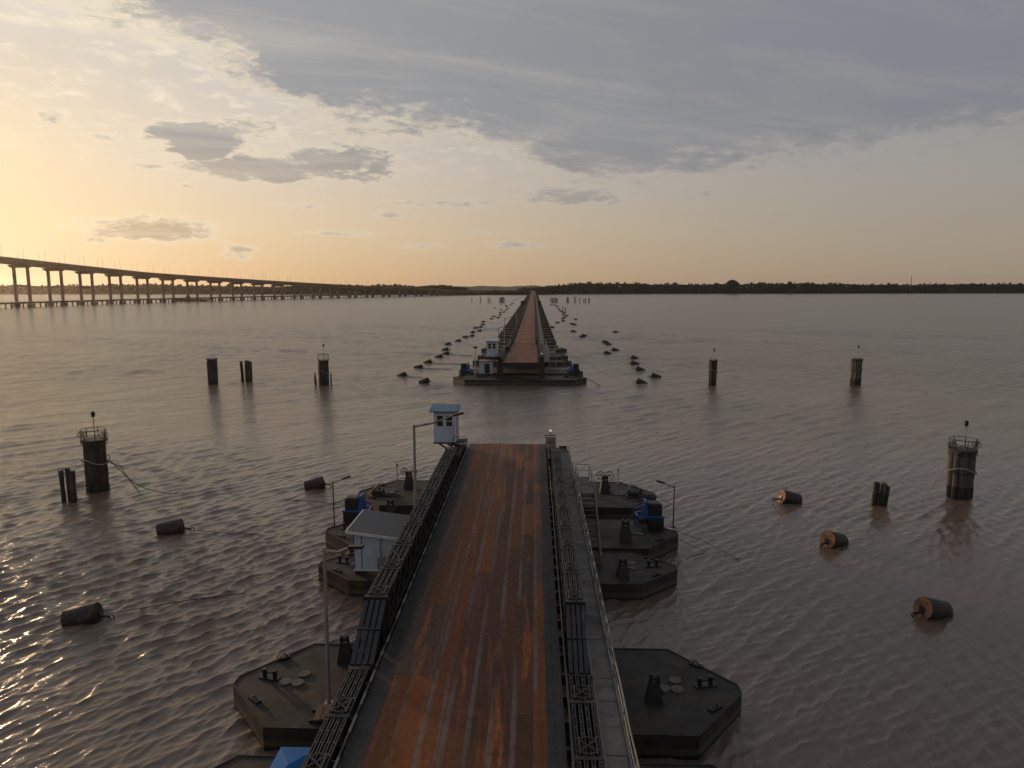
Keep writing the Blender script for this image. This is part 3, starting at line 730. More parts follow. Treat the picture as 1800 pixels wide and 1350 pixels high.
# pontoons of the far line
GF = 'hexagonal pontoons of the far bridge, one behind another'
pontoon('pontoon', 'foremost pontoon at the open end of the far bridge, broadside across the gap', -2.9, 140.6, 13.3, 7.2, group=GF, detail=2, frames=False)
pontoon('pontoon', 'second pontoon behind the open end of the far bridge', -2.9, 151.2, 13.3, 7.0, group=GF, detail=1)
pontoon('pontoon', 'third pontoon of the far bridge, shorter than the two in front', -3., 172.2, 12., 5.6, group=GF, detail=1)
p0 = pontoon('pontoon', 'fourth pontoon of the far bridge, behind the gangway', -3., 185., 11.8, 5.6, group=GF, detail=1)
ys = [206., 219., 234., 246., 263., 276.]; y = 290.
while y < 1440: ys.append(y); y += SP
sm = None
for k, y in enumerate(ys):
    hf = 12.4 if k == 0 else 10.5 - min(k, 6) * .03
    if k == 0:
        pontoon('pontoon', 'long fifth pontoon of the far bridge with a blunt end on the right', -3., y, hf, 5.6, group=GF, detail=1)
    elif sm is None:
        sm = pontoon('pontoon', 'small dark pontoon in the receding row under the far bridge', -3.1, y, 10.4, 5.2, zt=.8, group='small pontoons receding under the far bridge', detail=0)
    else: dup(sm, (-3.1 - k * .012, y, 0))
# wide fender platform part-way along the far bridge
t = thing('fender_platform', 'dark platform sticking out both sides half way along the far bridge', 'platform', (-3.6, 690, 0))
b = MB(); b.box((-9.6, -4, 1.9), (-4.4, 4, 4.6)); b.box((4.6, -4, 1.9), (9.8, 4, 4.6)); b.box((-4.4, -3, 2.2), (4.6, 3, 3.2)); b.build('deck', M['hull'], t)
for sx in (-9, -6, 6, 9):
    b = MB()
    for sy in (-4, 4): b.tube([(sx, sy, -1), (sx, sy, 2.2)], .35, 8)
    b.build('pile', M['timber'], t)

# ------------------------------------------------------------------ stairs, shed, cabin, lamps
def stair(label, y_top, y_land, y_bot, zb, xl=3.32, xr=4.4, zt=4.15):
    t = thing('gangway_stair', label, 'stair', (0, 0, 0))
    pf = MB(); pf.box((xl, y_land, zt - .1), (xr, y_top, zt)); pf.box((xl, y_land, zt - .35), (xl + .1, y_top, zt - .1)); pf.box((xr - .1, y_land, zt - .35), (xr, y_top, zt - .1)); pf.build('landing', M['concrete'], t)
    n = 14
    for i in range(n):
        f_ = (i + .5) / n; y = y_land + (y_bot - y_land) * f_; z = zt + (zb - zt) * f_
        s_ = MB(); s_.box((xl + .06, y - .14, z - .05), (xr - .06, y + .14, z)); s_.build('tread', M['cover'], t)
    for x in (xl, xr):
        s_ = MB(); s_.bar((x, y_land, zt - .12), (x, y_bot, zb), .06, .28); s_.build('stringer', M['black'], t)
        r_ = MB(); P = [(x, y_top, zt + 1), (x, y_land, zt + 1), (x, y_bot, zb + .95), (x, y_bot - .5, zb + .95)]
        r_.tube(P, .035, 6); r_.tube([(p[0], p[1], p[2] - .48) for p in P[:3]], .022, 6)
        for p, zz in ((P[0], zt), (((x, (y_top + y_land) / 2, zt + 1)), zt), (P[1], zt), ((x, (y_land + y_bot) / 2, (zt + zb) / 2 + .97), (zt + zb) / 2), (P[2], zb), (P[3], zb)): r_.bar((p[0], p[1], zz), p, .045)
        r_.build('handrail', M['galv'], t)
    r_ = MB(); r_.tube([(xl, y_top, zt + 1), (xr, y_top, zt + 1)], .03, 6); r_.tube([(xl, y_top, zt + .5), (xr, y_top, zt + .5)], .022, 6); r_.build('end_rail', M['galv'], t)
    return t
stair('steel stair with pale handrails from the near walkway down to the pontoon', 55.2, 50.6, 44.6, 1.0)
st2 = stair('distant gangway stair beside the right edge of the far span', 166., 160., 151.5, 1.0, 3.4, 4.8)

def corrugated(poly_fn, nu, nv, amp): pass
def sheet_roof(x0, x1, y0, y1, zf, axis='x', nw=16, amp=.028, th=.03):
    """corrugated sheet; zf(x,y) gives the plane; ridges run along `axis`"""
    b = MB(); nn = nw * 4; top = []; vs = []
    for i in range(nn + 1):
        u = i / nn; w = amp * math.cos(2 * math.pi * nw * u)
        for e in (0, 1):
            x, y = ((x0 + (x1 - x0) * e, y0 + (y1 - y0) * u) if axis == 'x' else (x0 + (x1 - x0) * u, y0 + (y1 - y0) * e))
            z = zf(x, y) + w; vs += [(x, y, z), (x, y, z - th)]
    fs = []
    for i in range(nn):
        a = i * 4; q = a + 4
        fs += [(a, a + 2, q + 2, q), (a + 1, q + 1, q + 3, a + 3), (a, q, q + 1, a + 1), (a + 2, a + 3, q + 3, q + 2)]
    fs += [(0, 1, 3, 2), (nn * 4, nn * 4 + 2, nn * 4 + 3, nn * 4 + 1)]
    b.add(vs, fs); return b
def shed():
    t = thing('store_shed', 'pale blue boarded shed with grey corrugated roof on the pontoon left of the road', 'shed', (-11.4, 42.85, 1.0))
    w, dp = 3.5, 4.0; z0 = .3
    zr = lambda x, y: 2.78 - .125 * x - .02 * y
    b = MB()
    b.add([(0, 0, z0), (w, 0, z0), (w, dp, z0), (0, dp, z0), (0, 0, zr(0, 0)), (w, 0, zr(w, 0)), (w, dp, zr(w, dp)), (0, dp, zr(0, dp))], [(3, 2, 1, 0), (4, 5, 6, 7), (0, 1, 5, 4), (1, 2, 6, 5), (2, 3, 7, 6), (3, 0, 4, 7)])
    b.build('wall', M['white'], t)
    c = MB()
    for x in (.03, .52, 1.75, w - .03): c.box((x - .02, -.022, z0), (x + .02, -.003, zr(x, 0) - .1))
    c.build('board_joint', M['black'], t)
    c = MB(); c.box((0, -.05, z0 - .06), (w, -.003, z0 + .05)); c.build('sill_board', M['trim'], t)
    v = MB(); v.box((1.5, -.06, z0 + .1), (2.5, -.024, z0 + .85), 0)
    for k in range(7): v.box((1.53, -.085, z0 + .16 + k * .1), (2.47, -.061, z0 + .21 + k * .1))
    v.build('louvre_vent', M['roofgrey'], t)
    r_ = sheet_roof(-.32, w + .25, -.35, dp + .3, lambda x, y: zr(x, y) + .1, 'x', 14, .045)
    ro = r_.build('roof', M['roofshed'], t, smooth=False)
    e = MB()
    for (p, q) in (((-.36, -.36), (w + .25, -.36)), ((-.36, -.36), (-.36, dp + .3))):
        e.bar((p[0], p[1], zr(*p) + .06), (q[0], q[1], zr(*q) + .06), .07, .16)
    e.build('fascia', M['trim'], ro)
    s_ = MB()
    for x in (.15, w - .2):
        for y in (.15, dp - .15): s_.box((x - .1, y - .1, -.0), (x + .1, y + .1, z0))
    s_.build('skid', M['black'], t)
shed()
def window_mb(x0, x1, z0, z1, y):
    f_ = MB(); w = .07
    f_.box((x0 - w, y - .04, z0 - w), (x1 + w, y, z0)); f_.box((x0 - w, y - .04, z1), (x1 + w, y, z1 + w))
    f_.box((x0 - w, y - .04, z0), (x0, y, z1)); f_.box((x1, y - .04, z0), (x1 + w, y, z1))
    zm = (z0 + z1) / 2; f_.box((x0, y - .03, zm - .03), (x1, y, zm + .03))
    return f_
def cabin(label, loc, w=1.95, dp=2.0, h=2.75, sc=1., flat=False):
    t = thing('control_cabin', label, 'cabin', loc); t.scale = (sc, sc, sc)
    b = MB(); b.box((0, 0, 0), (w, dp, h)); wl = b.build('wall', M['white'], t)
    for (x0, x1) in ((.3, .85), (1.1, 1.65)):
        f_ = window_mb(x0, x1, 1.45, 2.4, -.002).build('window', M['trim'], t)
        g_ = MB(); g_.box((x0, -.012, 1.45), (x1, -.001, 2.4)); g_.build('pane', M['glass'], f_)
    d_ = MB(); d_.box((w + .002, .5, .05), (w + .05, 1.4, 2.2)); d_.build('door', M['trim'], t)
    c = MB(); c.box((w - .1, -.03, 0), (w + .03, -.001, h)); c.build('corner_board', M['trim'], t)
    r_ = sheet_roof(-.35, w + .35, -.4, dp + .3, lambda x, y: h + .1 + .09 * (y + .4), 'y', 11, .03).build('roof', M['roofblue'] if not flat else M['white'], t)
    e = MB(); e.box((-.3, -.34, h + .005), (w + .3, dp + .2, h + .06)); e.build('eave', M['black'], r_)
    s_ = MB(); s_.box((-.05, -.05, -.14), (w + .05, dp + .05, -.005))
    for y in (.2, dp - .2): s_.bar((w - .1, y, -1.15), (.35, y, -.1), .12)
    s_.box((w - .5, .1, -.35), (w + .4, .3, -.14)); s_.build('bracket', M['black'], t)
    l_ = MB()
    for oy in (0, .35):
        l_.tube([(w + .2, -.05 + oy, -.3), (w + .2, -.05 + oy, h + .5)], .025, 6)
    for k in range(9): l_.bar((w + .2, -.05, k * .33), (w + .2, .3, k * .33), .03)
    l_.build('ladder', M['galv'], t)
    p = MB(); zz = .55
    p.tube([(w - .3, -.25, 0.), (w - .1, -.25, zz), (w + .9, -.25, zz), (w + 1.0, -.25, .0)], .03, 6); p.box((w - .35, -.6, -.14), (w + 1.1, -.06, -.06)); p.build('step_rail', M['black'], t)
    return t
cabin('pale blue control cabin with blue sheet roof perched at the near span end', (-8.9, 61.8, 5.38))
c2 = cabin('grey control cabin on the left of the far span, facing the gap', (-9.9, 146.5, 4.6), sc=1.15, flat=True)
t = thing('machine_hut', 'grey machinery hut under the far control cabin', 'hut', (-10.3, 145.2, 1.0))
b = MB(); b.box((-.9, 0, .2), (1.7, 2.2, 2.75)); b.build('wall', M['white'], t)
b = MB(); b.box((-.1, -.04, .3), (1.1, -.003, 2.3)); b.build('door', M['cover'], t)
b = MB()
for x in (-.9, .05, 1.7): b.box((x - .05, -.09, .0), (x + .05, -.045, 2.75))
b.build('frame_post', M['trim'], t)
b = MB(); b.box((-1.15, -.3, 2.753), (1.95, 2.4, 2.88)); b.build('roof', M['roofgrey'], t)

def lamp_post(label, base, top, arm, r0=.085, r1=.06, group=None, mat_=None, head=True, arm_pts=None):
    t = thing('lamp_post', label, 'lamp post', base, 0, group)
    T = Vector(top) - Vector(base); A = Vector(arm) - Vector(base); mm = mat_ or M['pole']
    p = MB(); p.tube([(0, 0, 0), T * .5, T], [r0, (r0 + r1) / 2, r1], 10); p.box((-.2, -.2, 0), (.2, .2, .05)); p.build('pole', mm, t)
    a = MB(); ap = [T - Vector((0, 0, .12)), T * .97 + (A - T) * .5 + Vector((0, 0, .0)), A] if not arm_pts else [Vector(q) - Vector(base) for q in arm_pts]
    a.tube(ap, [r1 * .85] * (len(ap) - 1) + [r1 * .6], 8); a.build('arm', mm, t)
    if head:
        dr = (A - T).normalized(); h_ = MB(); h_.bar(A - dr * .1, A + dr * .55, .24, .12); hd = h_.build('lamp_head', M['black'], t)
        g_ = MB(); g_.bar(A + dr * .05 - Vector((0, 0, .075)), A + dr * .5 - Vector((0, 0, .075)), .17, .03); g_.build('lens', M['cap'], hd)
    return t
lamp_post('tall lamp post on the left truss with its arm reaching over the control cabin roof', (-7.35, 42.6, 4.6), (-7.35, 42.6, 10.75), (-4.85, 42.8, 11.35), .1, .075)
lamp_post('nearest lamp post, rising from the left end of the nearest pontoon', (-8.95, 28.75, 1.0), (-8.95, 28.9, 8.1), (-7.75, 28.75, 8.2), .09, .07)
DK = M['black']
lamp_post('thin dark post with a bent lamp arm on the left end of the engine pontoon', (-15.2, 51.85, 1.0), (-15.2, 51.85, 4.5), (-14.4, 51.9, 4.75), .05, .04, mat_=DK)
lamp_post('thin dark post with a lamp arm on the right end of the engine pontoon', (10.6, 52.4, 1.0), (10.6, 52.4, 4.25), (9.75, 52.4, 4.5), .05, .04, mat_=DK)
lamp_post('tall lamp post on the left edge of the far span, beyond the far control cabin', (-7.4, 175, 4.0), (-7.35, 175, 11.2), (-4.8, 175, 12.1), .11, .08)
lamp_post('lamp post just behind the far control cabin', (-7.7, 151.5, 1.0), (-7.6, 151.5, 10.5), (-5.8, 151.5, 11.0), .11, .08)
lamp_post('small distant lamp post on the left of the far floating bridge', (-7.3, 290, 3.0), (-7.3, 290, 9.6), (-5.0, 290, 10.2), .14, .11)
t = thing('lamp_post', 'T-shaped lamp post on the front left of the foremost far pontoon', 'lamp post', (-11.7, 140.4, 1.0))
p = MB(); p.tube([(0, 0, 0), (0, 0, 6)], [.1, .07], 8); p.box((-.3, -.3, 0), (.3, .3, .12)); p.build('pole', M['pole'], t)
p = MB(); p.prism([(-.5, -.2), (.5, -.2), (.5, .2), (-.5, .2)], 6.0, 6.22); p.box((-.3, -.15, 5.85), (.3, .15, 5.995)); p.build('lamp_head', M['black'], t)
def stub_light(label, base, h, tag_='marker light'):
    t = thing('marker_light', label, tag_, base)
    p = MB(); p.tube([(0, 0, 0), (0, 0, h)], .04, 8); p.box((-.12, -.12, 0), (.12, .12, .04)); p.build('pole', M['pole'], t)
    b = MB(); b.tube([(0, 0, h), (0, 0, h + .06), (0, 0, h + .2), (0, 0, h + .26)], [.06, .11, .11, .03], 10); b.build('lantern', M['cap'], t)
    return t
stub_light('small pale-topped marker light behind the rust-edged pontoon, left of the road', (-12.7, 64.0, 1.0), 1.6)
stub_light('small pale-topped marker light at the rear of the end pontoon, right of the road', (7.8, 64.3, 1.0), 1.2)
# navigation lamps at the truss ends
def nav_lamp(label, loc):
    t = thing('navigation_lamp', label, 'lamp', loc)
    b = MB(); b.box((-.6, -.05, 0), (.55, .05, .07)); b.tube([(0, 0, .07), (0, 0, .4)], .035, 8); b.build('mount', M['black'], t)
    b = MB(); b.tube([(0, 0, .4), (0, 0, .44), (0, 0, .56), (0, 0, .62)], [.05, .11, .11, .04], 10); b.build('lens', M['lens'], t)
nav_lamp('small white navigation lamp on the end of the near right-hand truss', (1.55, 65.35, 5.26))
nav_lamp('bright white navigation lamp at the right of the far span end', (1.5, 140.9, 5.3))

# blue-roofed booth at the bottom edge
t = thing('booth', 'small booth with bright blue hipped roof cut off by the bottom edge', 'booth', (-7.9, 21.2, 1.0))
b = MB(); b.box((-.55, -1.0, 0), (.4, .9, 2.2)); b.build('wall', M['white'], t)
b = MB(); hv = [(-.78, -1.2, 2.42), (.58, -1.2, 2.42), (.58, 1.15, 2.42), (-.78, 1.15, 2.42), (-.1, -.05, 2.66)]
b.add(hv + [(x, y, z - .12) for x, y, z in hv[:4]], [(0, 1, 4), (1, 2, 4), (2, 3, 4), (3, 0, 4), (5, 8, 7, 6), (0, 5, 6, 1), (1, 6, 7, 2), (2, 7, 8, 3), (3, 8, 5, 0)]); b.build('roof', M['tarp'], t)

# ------------------------------------------------------------------ propulsion units, winches
def engine(label, loc, flip=1, sc=1.):
    t = thing('propulsion_unit', label, 'engine', loc); t.scale = (flip * sc, sc, sc)
    b = MB(); b.prism([(.25, -.55), (1.45, -.55), (1.5, .5), (.3, .55)], 0, .95, bev=.06); b.prism([(.3, -.5), (1.3, -.5), (1.25, .45), (.35, .45)], 1.0, 2.05, bev=.12)
    b.tube([(1.35, 0, .9), (1.5, 0, -.9)], .16, 8); b.build('housing', M['rubber'], t)
    f_ = MB(); f_.box((-.55, -.62, .96), (1.5, -.48, 1.1)); f_.box((-.55, .5, .96), (1.5, .64, 1.1)); f_.box((-.6, -.62, .96), (-.46, .64, 1.1))
    f_.add([(-.15, -.5, 1.1), (.3, -.5, 1.1), (.18, -.5, 2.2), (.02, -.5, 2.2), (-.15, .45, 1.1), (.3, .45, 1.1), (.18, .45, 2.2), (.02, .45, 2.2)], [(0, 1, 2, 3), (7, 6, 5, 4), (1, 5, 6, 2), (0, 3, 7, 4), (3, 2, 6, 7), (0, 4, 5, 1)])
    f_.bar((-.7, 0, 1.5), (.1, 0, 1.75), .12); f_.bar((-.55, -.5, 0), (-.55, -.5, .96), .1); f_.bar((-.55, .55, 0), (-.55, .55, .96), .1)
    f_.build('frame', M['blue'], t)
    c = MB(); c.box((-.4, -.4, .3), (.2, .3, .8)); c.build('gearbox', M['hull'], t)
engine('blue-framed black propulsion unit on the right of the wide near pontoon', (8.3, 52.2, 1.0), 1)
engine('blue-framed black propulsion unit behind the shed, left of the road', (-13.2, 52.9, 1.0), -1)
engine('dark propulsion unit at the left end of the foremost far pontoon', (-13.6, 146.9, .6), -1, 1.25)
engine('dark propulsion unit at the right end of the far pontoons', (7.6, 147.2, .6), 1, 1.25)
def winch(label, loc, wheels=False, sc=1., rz=0.):
    t = thing('chain_winch', label, 'winch', loc, rz); t.scale = (sc,) * 3
    b = MB(); hw = .38
    b.add([(-hw, -.36, 0), (hw, -.36, 0), (hw, .36, 0), (-hw, .36, 0), (-.22, -.18, .95), (.22, -.18, .95), (.22, .18, .95), (-.22, .18, .95)], [(3, 2, 1, 0), (4, 5, 6, 7), (0, 1, 5, 4), (1, 2, 6, 5), (2, 3, 7, 6), (3, 0, 4, 7)])
    b.tube([(.26, 0, .6), (.42, 0, .35)], .07, 6); b.build('pedestal', M['rubber'], t)
    for x in (-.17, .17):
        c = MB(); c.box((x - .04, -.16, .95), (x + .04, .14, 1.32)); c.build('cheek_plate', M['black'], t)
    d_ = MB(); d_.tube([(-.13, 0, 1.12), (.13, 0, 1.12)], .13, 10); d_.build('sheave', M['chord'], t)
    if wheels:
        for x in (-.33, .33):
            c = MB(); c.ring((x, 0, 1.3), .3, .025, (.25, 1, .1), 18); 
            for k in range(3):
                a = k * math.pi / 3; c.bar((x - .29 * math.cos(a), 0, 1.3 - .29 * math.sin(a)), (x + .29 * math.cos(a), 0, 1.3 + .29 * math.sin(a)), .03)
            c.build('handwheel', M['black'], t)
winch('dark pointed chain winch on the nearest pontoon, left of the road', (-9.2, 32.4, 1.0), rz=.2)
winch('dark chain winch on the nearest pontoon, right of the road', (5.35, 29.4, 1.0), rz=-.1)
winch('dark chain winch at the front of the second pontoon, right of the stair foot', (5.6, 42.8, 1.0), rz=.1)
winch('dark conical chain winch in front of the right-hand blue propulsion unit', (6.6, 49.4, 1.0), sc=1.2)
winch('dark chain winch behind the shed roof, left of the road', (-11.3, 54.0, 1.0), sc=1.15)
winch('dark chain winch with hand wheels on the rust-edged pontoon left of the road', (-11.3, 62.3, 1.0), True, 1.2)
winch('dark chain winch with hand wheels at the top of the stair, right of the road', (6.3, 61.5, 1.0), True, 1.2)
def gear_heap(label, loc, seed, mats=('rubber', 'black', 'chord')):
    rg = random.Random(seed); t = thing('mooring_gear', label, 'mooring gear', loc)
    b = MB()
    b.tube([(-.35, 0, .3), (.35, 0, .3)], .22, 10); b.ring((-.38, 0, .3), .34, .04, (1, 0, 0)); b.ring((.38, 0, .3), .34, .04, (1, 0, 0)); b.build('drum', M['rubber'], t)
    c = MB()
    for s_ in (-.5, .5): c.bar((s_, -.4, 0), (s_, 0, .55), .08); c.bar((s_, .4, 0), (s_, 0, .55), .08)
    c.box((-.65, -.45, 0), (.65, .45, .06)); c.build('stand', M['black'], t)
    d_ = MB(); pts = []
    for k in range(40):
        a = k * .5; r_ = .5 + .012 * k; pts.append((1.2 + r_ * math.cos(a) * .8, r_ * math.sin(a) * .5, .05 + .01 * (k % 7)))
    d_.tube(pts, .035, 6); d_.build('cable_coil', M['cable'], t)
    e = MB(); e.bar((-.9, .3, .02), (-.1, .8, .9), .07); e.bar((-.1, .8, .9), (.4, .5, .02), .06); e.build('lever', M['galv'], t)
gear_heap('tangle of mooring gear on the left end of the rust-edged pontoon', (-13.6, 59.9, 1.0), 1)
gear_heap('mooring gear with a drum on the right end of the end pontoon', (8.7, 60.2, 1.0), 2)
gear_heap('mooring gear on the left end of the foremost far pontoon', (-11.6, 141.2, 1.0), 3)
gear_heap('mooring gear on the right of the foremost far pontoon', (6.4, 141.4, 1.0), 4)
# hatch coamings and planks on the nearest pontoon by the lamp post
t = thing('plank_stack', 'stack of brown planks beside the foot of the nearest lamp post', 'planks', (-8.55, 27.9, 1.0), .12)
b = MB()
for k in range(5): b.box((-.7 + .31 * k, -.55, .12 + .012 * (k % 2)), (-.42 + .31 * k, .55, .2 + .012 * (k % 2)))
b.build('plank', mat('plank_wood', (.16, .10, .06), (.09, .055, .035), .8, 2, stretch=(4, .5, 1)), t)['kind'] = 'stuff'
b = MB(); b.box((-.9, -.45, 0), (.9, -.3, .12)); b.box((-.9, .3, 0), (.9, .45, .12)); b.build('bearer', M['black'], t)
t = thing('open_hatch', 'small open square hatch with a pale rim on the nearest pontoon', 'hatch', (-8.35, 30.0, 1.0))
b = MB()
for a, c in (((-.35, -.3), (.35, -.24)), ((-.35, .24), (.35, .3)), ((-.35, -.24), (-.29, .24)), ((.29, -.24), (.35, .24))): b.box((a[0], a[1], 0), (c[0], c[1], .16))
b.build('coaming', M['galv'], t)
b = MB(); b.box((-.28, -.235, 0), (.28, .235, .03)); b.build('well', M['rubber'], t)

# ------------------------------------------------------------------ timber dolphins
def pile_mb(x, y, r, h, seed, lean=(0, 0), jag=.0):
    rg = random.Random(seed); b = MB(); n = 9; rings = 7; vs = []; fs = []
    for k in range(rings):
        f_ = k / (rings - 1); z = -1.2 + (h + 1.2) * f_
        for q in range(n):
            a = 2 * math.pi * q / n; rr = r * (1 + rg.gauss(0, .06)); zz = z + (rg.uniform(-jag, jag) if k == rings - 1 else 0)
            vs.append((x + lean[0] * f_ + rr * math.cos(a), y + lean[1] * f_ + rr * math.sin(a), zz))
    for k in range(rings - 1):
        for q in range(n): fs.append((k * n + q, k * n + (q + 1) % n, (k + 1) * n + (q + 1) % n, (k + 1) * n + q))
    fs.append(tuple(range((rings - 1) * n, rings * n))); b.add(vs, fs); return b
def dolphin(label, loc, h, rad, m='timber', top='frame', beacon=2.2, n=9, seed=0, rope=None, rc=None):
    t = thing('mooring_dolphin', label, 'mooring dolphin', (loc[0], loc[1], 0), 0, 'timber pile dolphins')
    rg = random.Random(seed); pr = math.pi * rad / n * 1.02
    for q in range(n):
        a = 2 * math.pi * q / n + .2; pr_ = pr * rg.uniform(.66, .95)
        pile_mb(math.cos(a) * (rad - pr), math.sin(a) * (rad - pr), pr_, h - rg.uniform(0, .12), seed * 31 + q, (rg.gauss(0, .05), rg.gauss(0, .05))).build('pile', M[m], t, True)
    for zz in (h * .93, h * .55):
        b = MB(); b.ring((0, 0, zz), rad + .02, .045, (0, 0, 1), 28, 6); b.build('band', M['black'], t)
    b = MB(); b.disc((0, 0, h - .1), rad * 1.02, .22, 24); b.build('cap', M['cap' if top != 'frame' else 'timber'], t)
    if top == 'frame':
        f_ = MB(); zc = h + .12; R_ = rad * .94
        for q in range(7):
            a = q * 2 * math.pi / 7
            f_.bar((R_ * math.cos(a), R_ * math.sin(a), zc), (R_ * math.cos(a) * 1.05, R_ * math.sin(a) * 1.05, zc + .95), .05)
        f_.ring((0, 0, zc + .92), R_ * 1.04, .028, (0, 0, 1), 24, 5); f_.ring((0, 0, zc + .5), R_ * 1.03, .02, (0, 0, 1), 24, 5)
        f_.build('guard_rail', M['black'], t)
        for sx in (-1, 1):
            w = MB(); w.ring((sx * R_ * 1.0, -.3, zc + .4), .31, .03, (0, 1, .2), 16, 5); w.ring((sx * R_ * 1.0, .05, zc + .4), .31, .03, (0, 1, .2), 16, 5)
            for k in range(4):
                a = k * math.pi / 4; w.bar((sx * R_ - .3 * math.cos(a), -.12, zc + .4 - .3 * math.sin(a)), (sx * R_ + .3 * math.cos(a), -.12, zc + .4 + .3 * math.sin(a)), .03)
            w.build('cable_reel', M['black'], t)
    elif top == 'slim':
        f_ = MB()
        for q in range(6):
            a = q * 1.047; f_.bar((rad * math.cos(a), rad * math.sin(a), h), (rad * math.cos(a), rad * math.sin(a), h + 1.1), .07)
        f_.ring((0, 0, h + 1.1), rad, .04, (0, 0, 1), 18, 5); f_.build('guard_rail', M['black'], t)
    if beacon:
        p = MB(); p.tube([(.1, 0, h), (.1, 0, h + beacon)], .03, 8); p.build('beacon_pole', M['pole' if m == 'timberlight' else 'black'], t)
        l_ = MB(); l_.tube([(.1, 0, h + beacon), (.1, 0, h + beacon + .06), (.1, 0, h + beacon + .45), (.1, 0, h + beacon + .55)], [.1, .17, .17, .06], 10); l_.build('beacon', M['rubber'], t)
    if rope:
        r_ = MB(); pts = [( (rad + .06) * math.cos(a), (rad + .06) * math.sin(a), h * rope - .28 * math.cos(2 * a + 1) ) for a in np.linspace(0, 2 * math.pi, 30)]
        r_.tube(pts, .05, 6, False); r_.build('rope', M[rc or 'rope'], t)
    return t
def hz(py, Y): return CH - Y * math.tan(math.atan((py - 675) / 1250.) + R(TH))
xl, yl = at(161, 866); yl += 1.; xr, yr = at(1697, 879); yr += 1.
dolphin('dark timber dolphin at left with railing, hand reels and beacon on top', (xl, yl), hz(783, yl - 1), 1.12, seed=1, rope=.6)
dolphin('weathered grey timber dolphin at right with reels and beacon on top', (xr, yr), hz(790, yr - 1), 1.14, 'timberlight', seed=2, rope=.6)
for px, py, pt, rad, top, bc, lb, sd, m_ in ((371, 676, 633, 1.05, 'plain', 0, 'bare capped dolphin, leftmost of the middle-distance posts', 3, 'timber'),
                                     (567, 677, 635, 1.1, 'slim', 2.6, 'railed dolphin with a beacon, left of the far span between two thin stakes', 4, 'timber'),
                                     (1254, 677, 632, .82, 'plain', 1.6, 'slim white-capped dolphin right of the far span', 5, 'timber'),
                                     (1508.5, 677, 629, 1.1, 'plain', 2.0, 'white-topped grey dolphin, rightmost in the middle distance', 6, 'timberlight')):
    x, y = at(px, py); dolphin(lb, (x, y + rad), hz(pt, y), rad, m_, top, bc, 8, sd, .55 if px in (1254, 567) else None)
def stump(label, px, py, pt, piles, seed, group='broken timber stumps'):
    x, y = at(px, py); h = hz(pt, y); t = thing('timber_stump', label, 'stump', (x, y + .4, 0), 0, group)
    for k, (ox, oy, r_, hf, lx) in enumerate(piles):
        pile_mb(ox, oy, r_, h * hf, seed * 17 + k, (lx, .05), .14).build('pile', M['timber'], t, True)
stump('three broken timber stumps standing beside the left dolphin', 116, 884, 835, [(-.42, 0, .2, .97, -.12), (-.02, .3, .23, 1., -.08), (.45, .05, .24, .95, .0)], 1)
stump('four ragged timber stumps leaning right near the right dolphin', 1549, 891, 845, [(-.5, 0, .2, 1., .1), (-.2, .25, .18, .92, .15), (.12, 0, .22, .96, .2), (.42, .1, .21, .85, .3)], 2)
stump('pair of broken stumps in the middle distance between two left dolphins', 432, 671, 637, [(-.7, 0, .3, .97, -.25), (.25, 0, .5, 1.0, 0), (.65, .4, .4, .98, .05)], 3)
def stake(label, px, py, pt, r_=.2, lean=0., n=1, group=None, sp=.5, name='timber_stake'):
    x, y = at(px, py); h = hz(pt, y); b = MB(); rg = random.Random(int(px * 7))
    for k in range(n):
        m_ = pile_mb((k - (n - 1) / 2) * sp + rg.uniform(-.3, .3) * sp, rg.uniform(-1, 1) * (n > 2), r_ * (.62 if n > 5 else .8), h * rg.uniform(.7, 1.), int(px) + k, (lean + rg.gauss(0, .1), 0), .1); b.add(m_.v, m_.f)
    o = b.build(name, M['timber']); o.location = (x, y, 0); tag(o, label, 'stake', group); return o
stake('thin leaning stake left of the railed dolphin', 555, 674, 660, .16, -.25)
stake('short thin stake close against the left side of the railed dolphin', 558.5, 676, 655, .16, -.2)
stake('thin upright stake right of the railed dolphin', 581.5, 679, 654, .17, -.05)
FG = 'far timber stakes in the water beyond the buoys'
for px, n, sp, rr, lb in ((829, 1, 0, .45, 'lone far leaning stake, outermost left of the far bridge'), (844.6, 1, 0, .45, 'lone far upright stake, second from the left of the far bridge'),
                       (859.5, 2, 1.8, .55, 'two far stakes side by side left of the far bridge'), (882.5, 7, 1.0, .6, 'thick cluster of far piles close to the left of the far bridge'),
                       (974, 8, 1.0, .6, 'thick cluster of far piles close to the right of the far bridge'), (998, 3, 1.2, .5, 'far stakes right of the dense pile cluster'),
                       (1010.5, 2, 2.2, .5, 'pair of far stakes, third group right of the far bridge'), (1018.7, 1, 0, .5, 'lone far stake between two pairs on the right'),
                       (1028, 2, 2.6, .6, 'pair of uneven far stakes, second from the outer right'), (1035.3, 1, 0, .95, 'thick far post, outermost right of the far bridge')):
    stake(lb, px, 532, 521.8, rr, .3 if px == 829 else 0, n, FG, sp)
stake('taller twin stakes rising from the right-hand buoy line', 992, 549.5, 537.5, .32, .1, 2, None, 1.2)

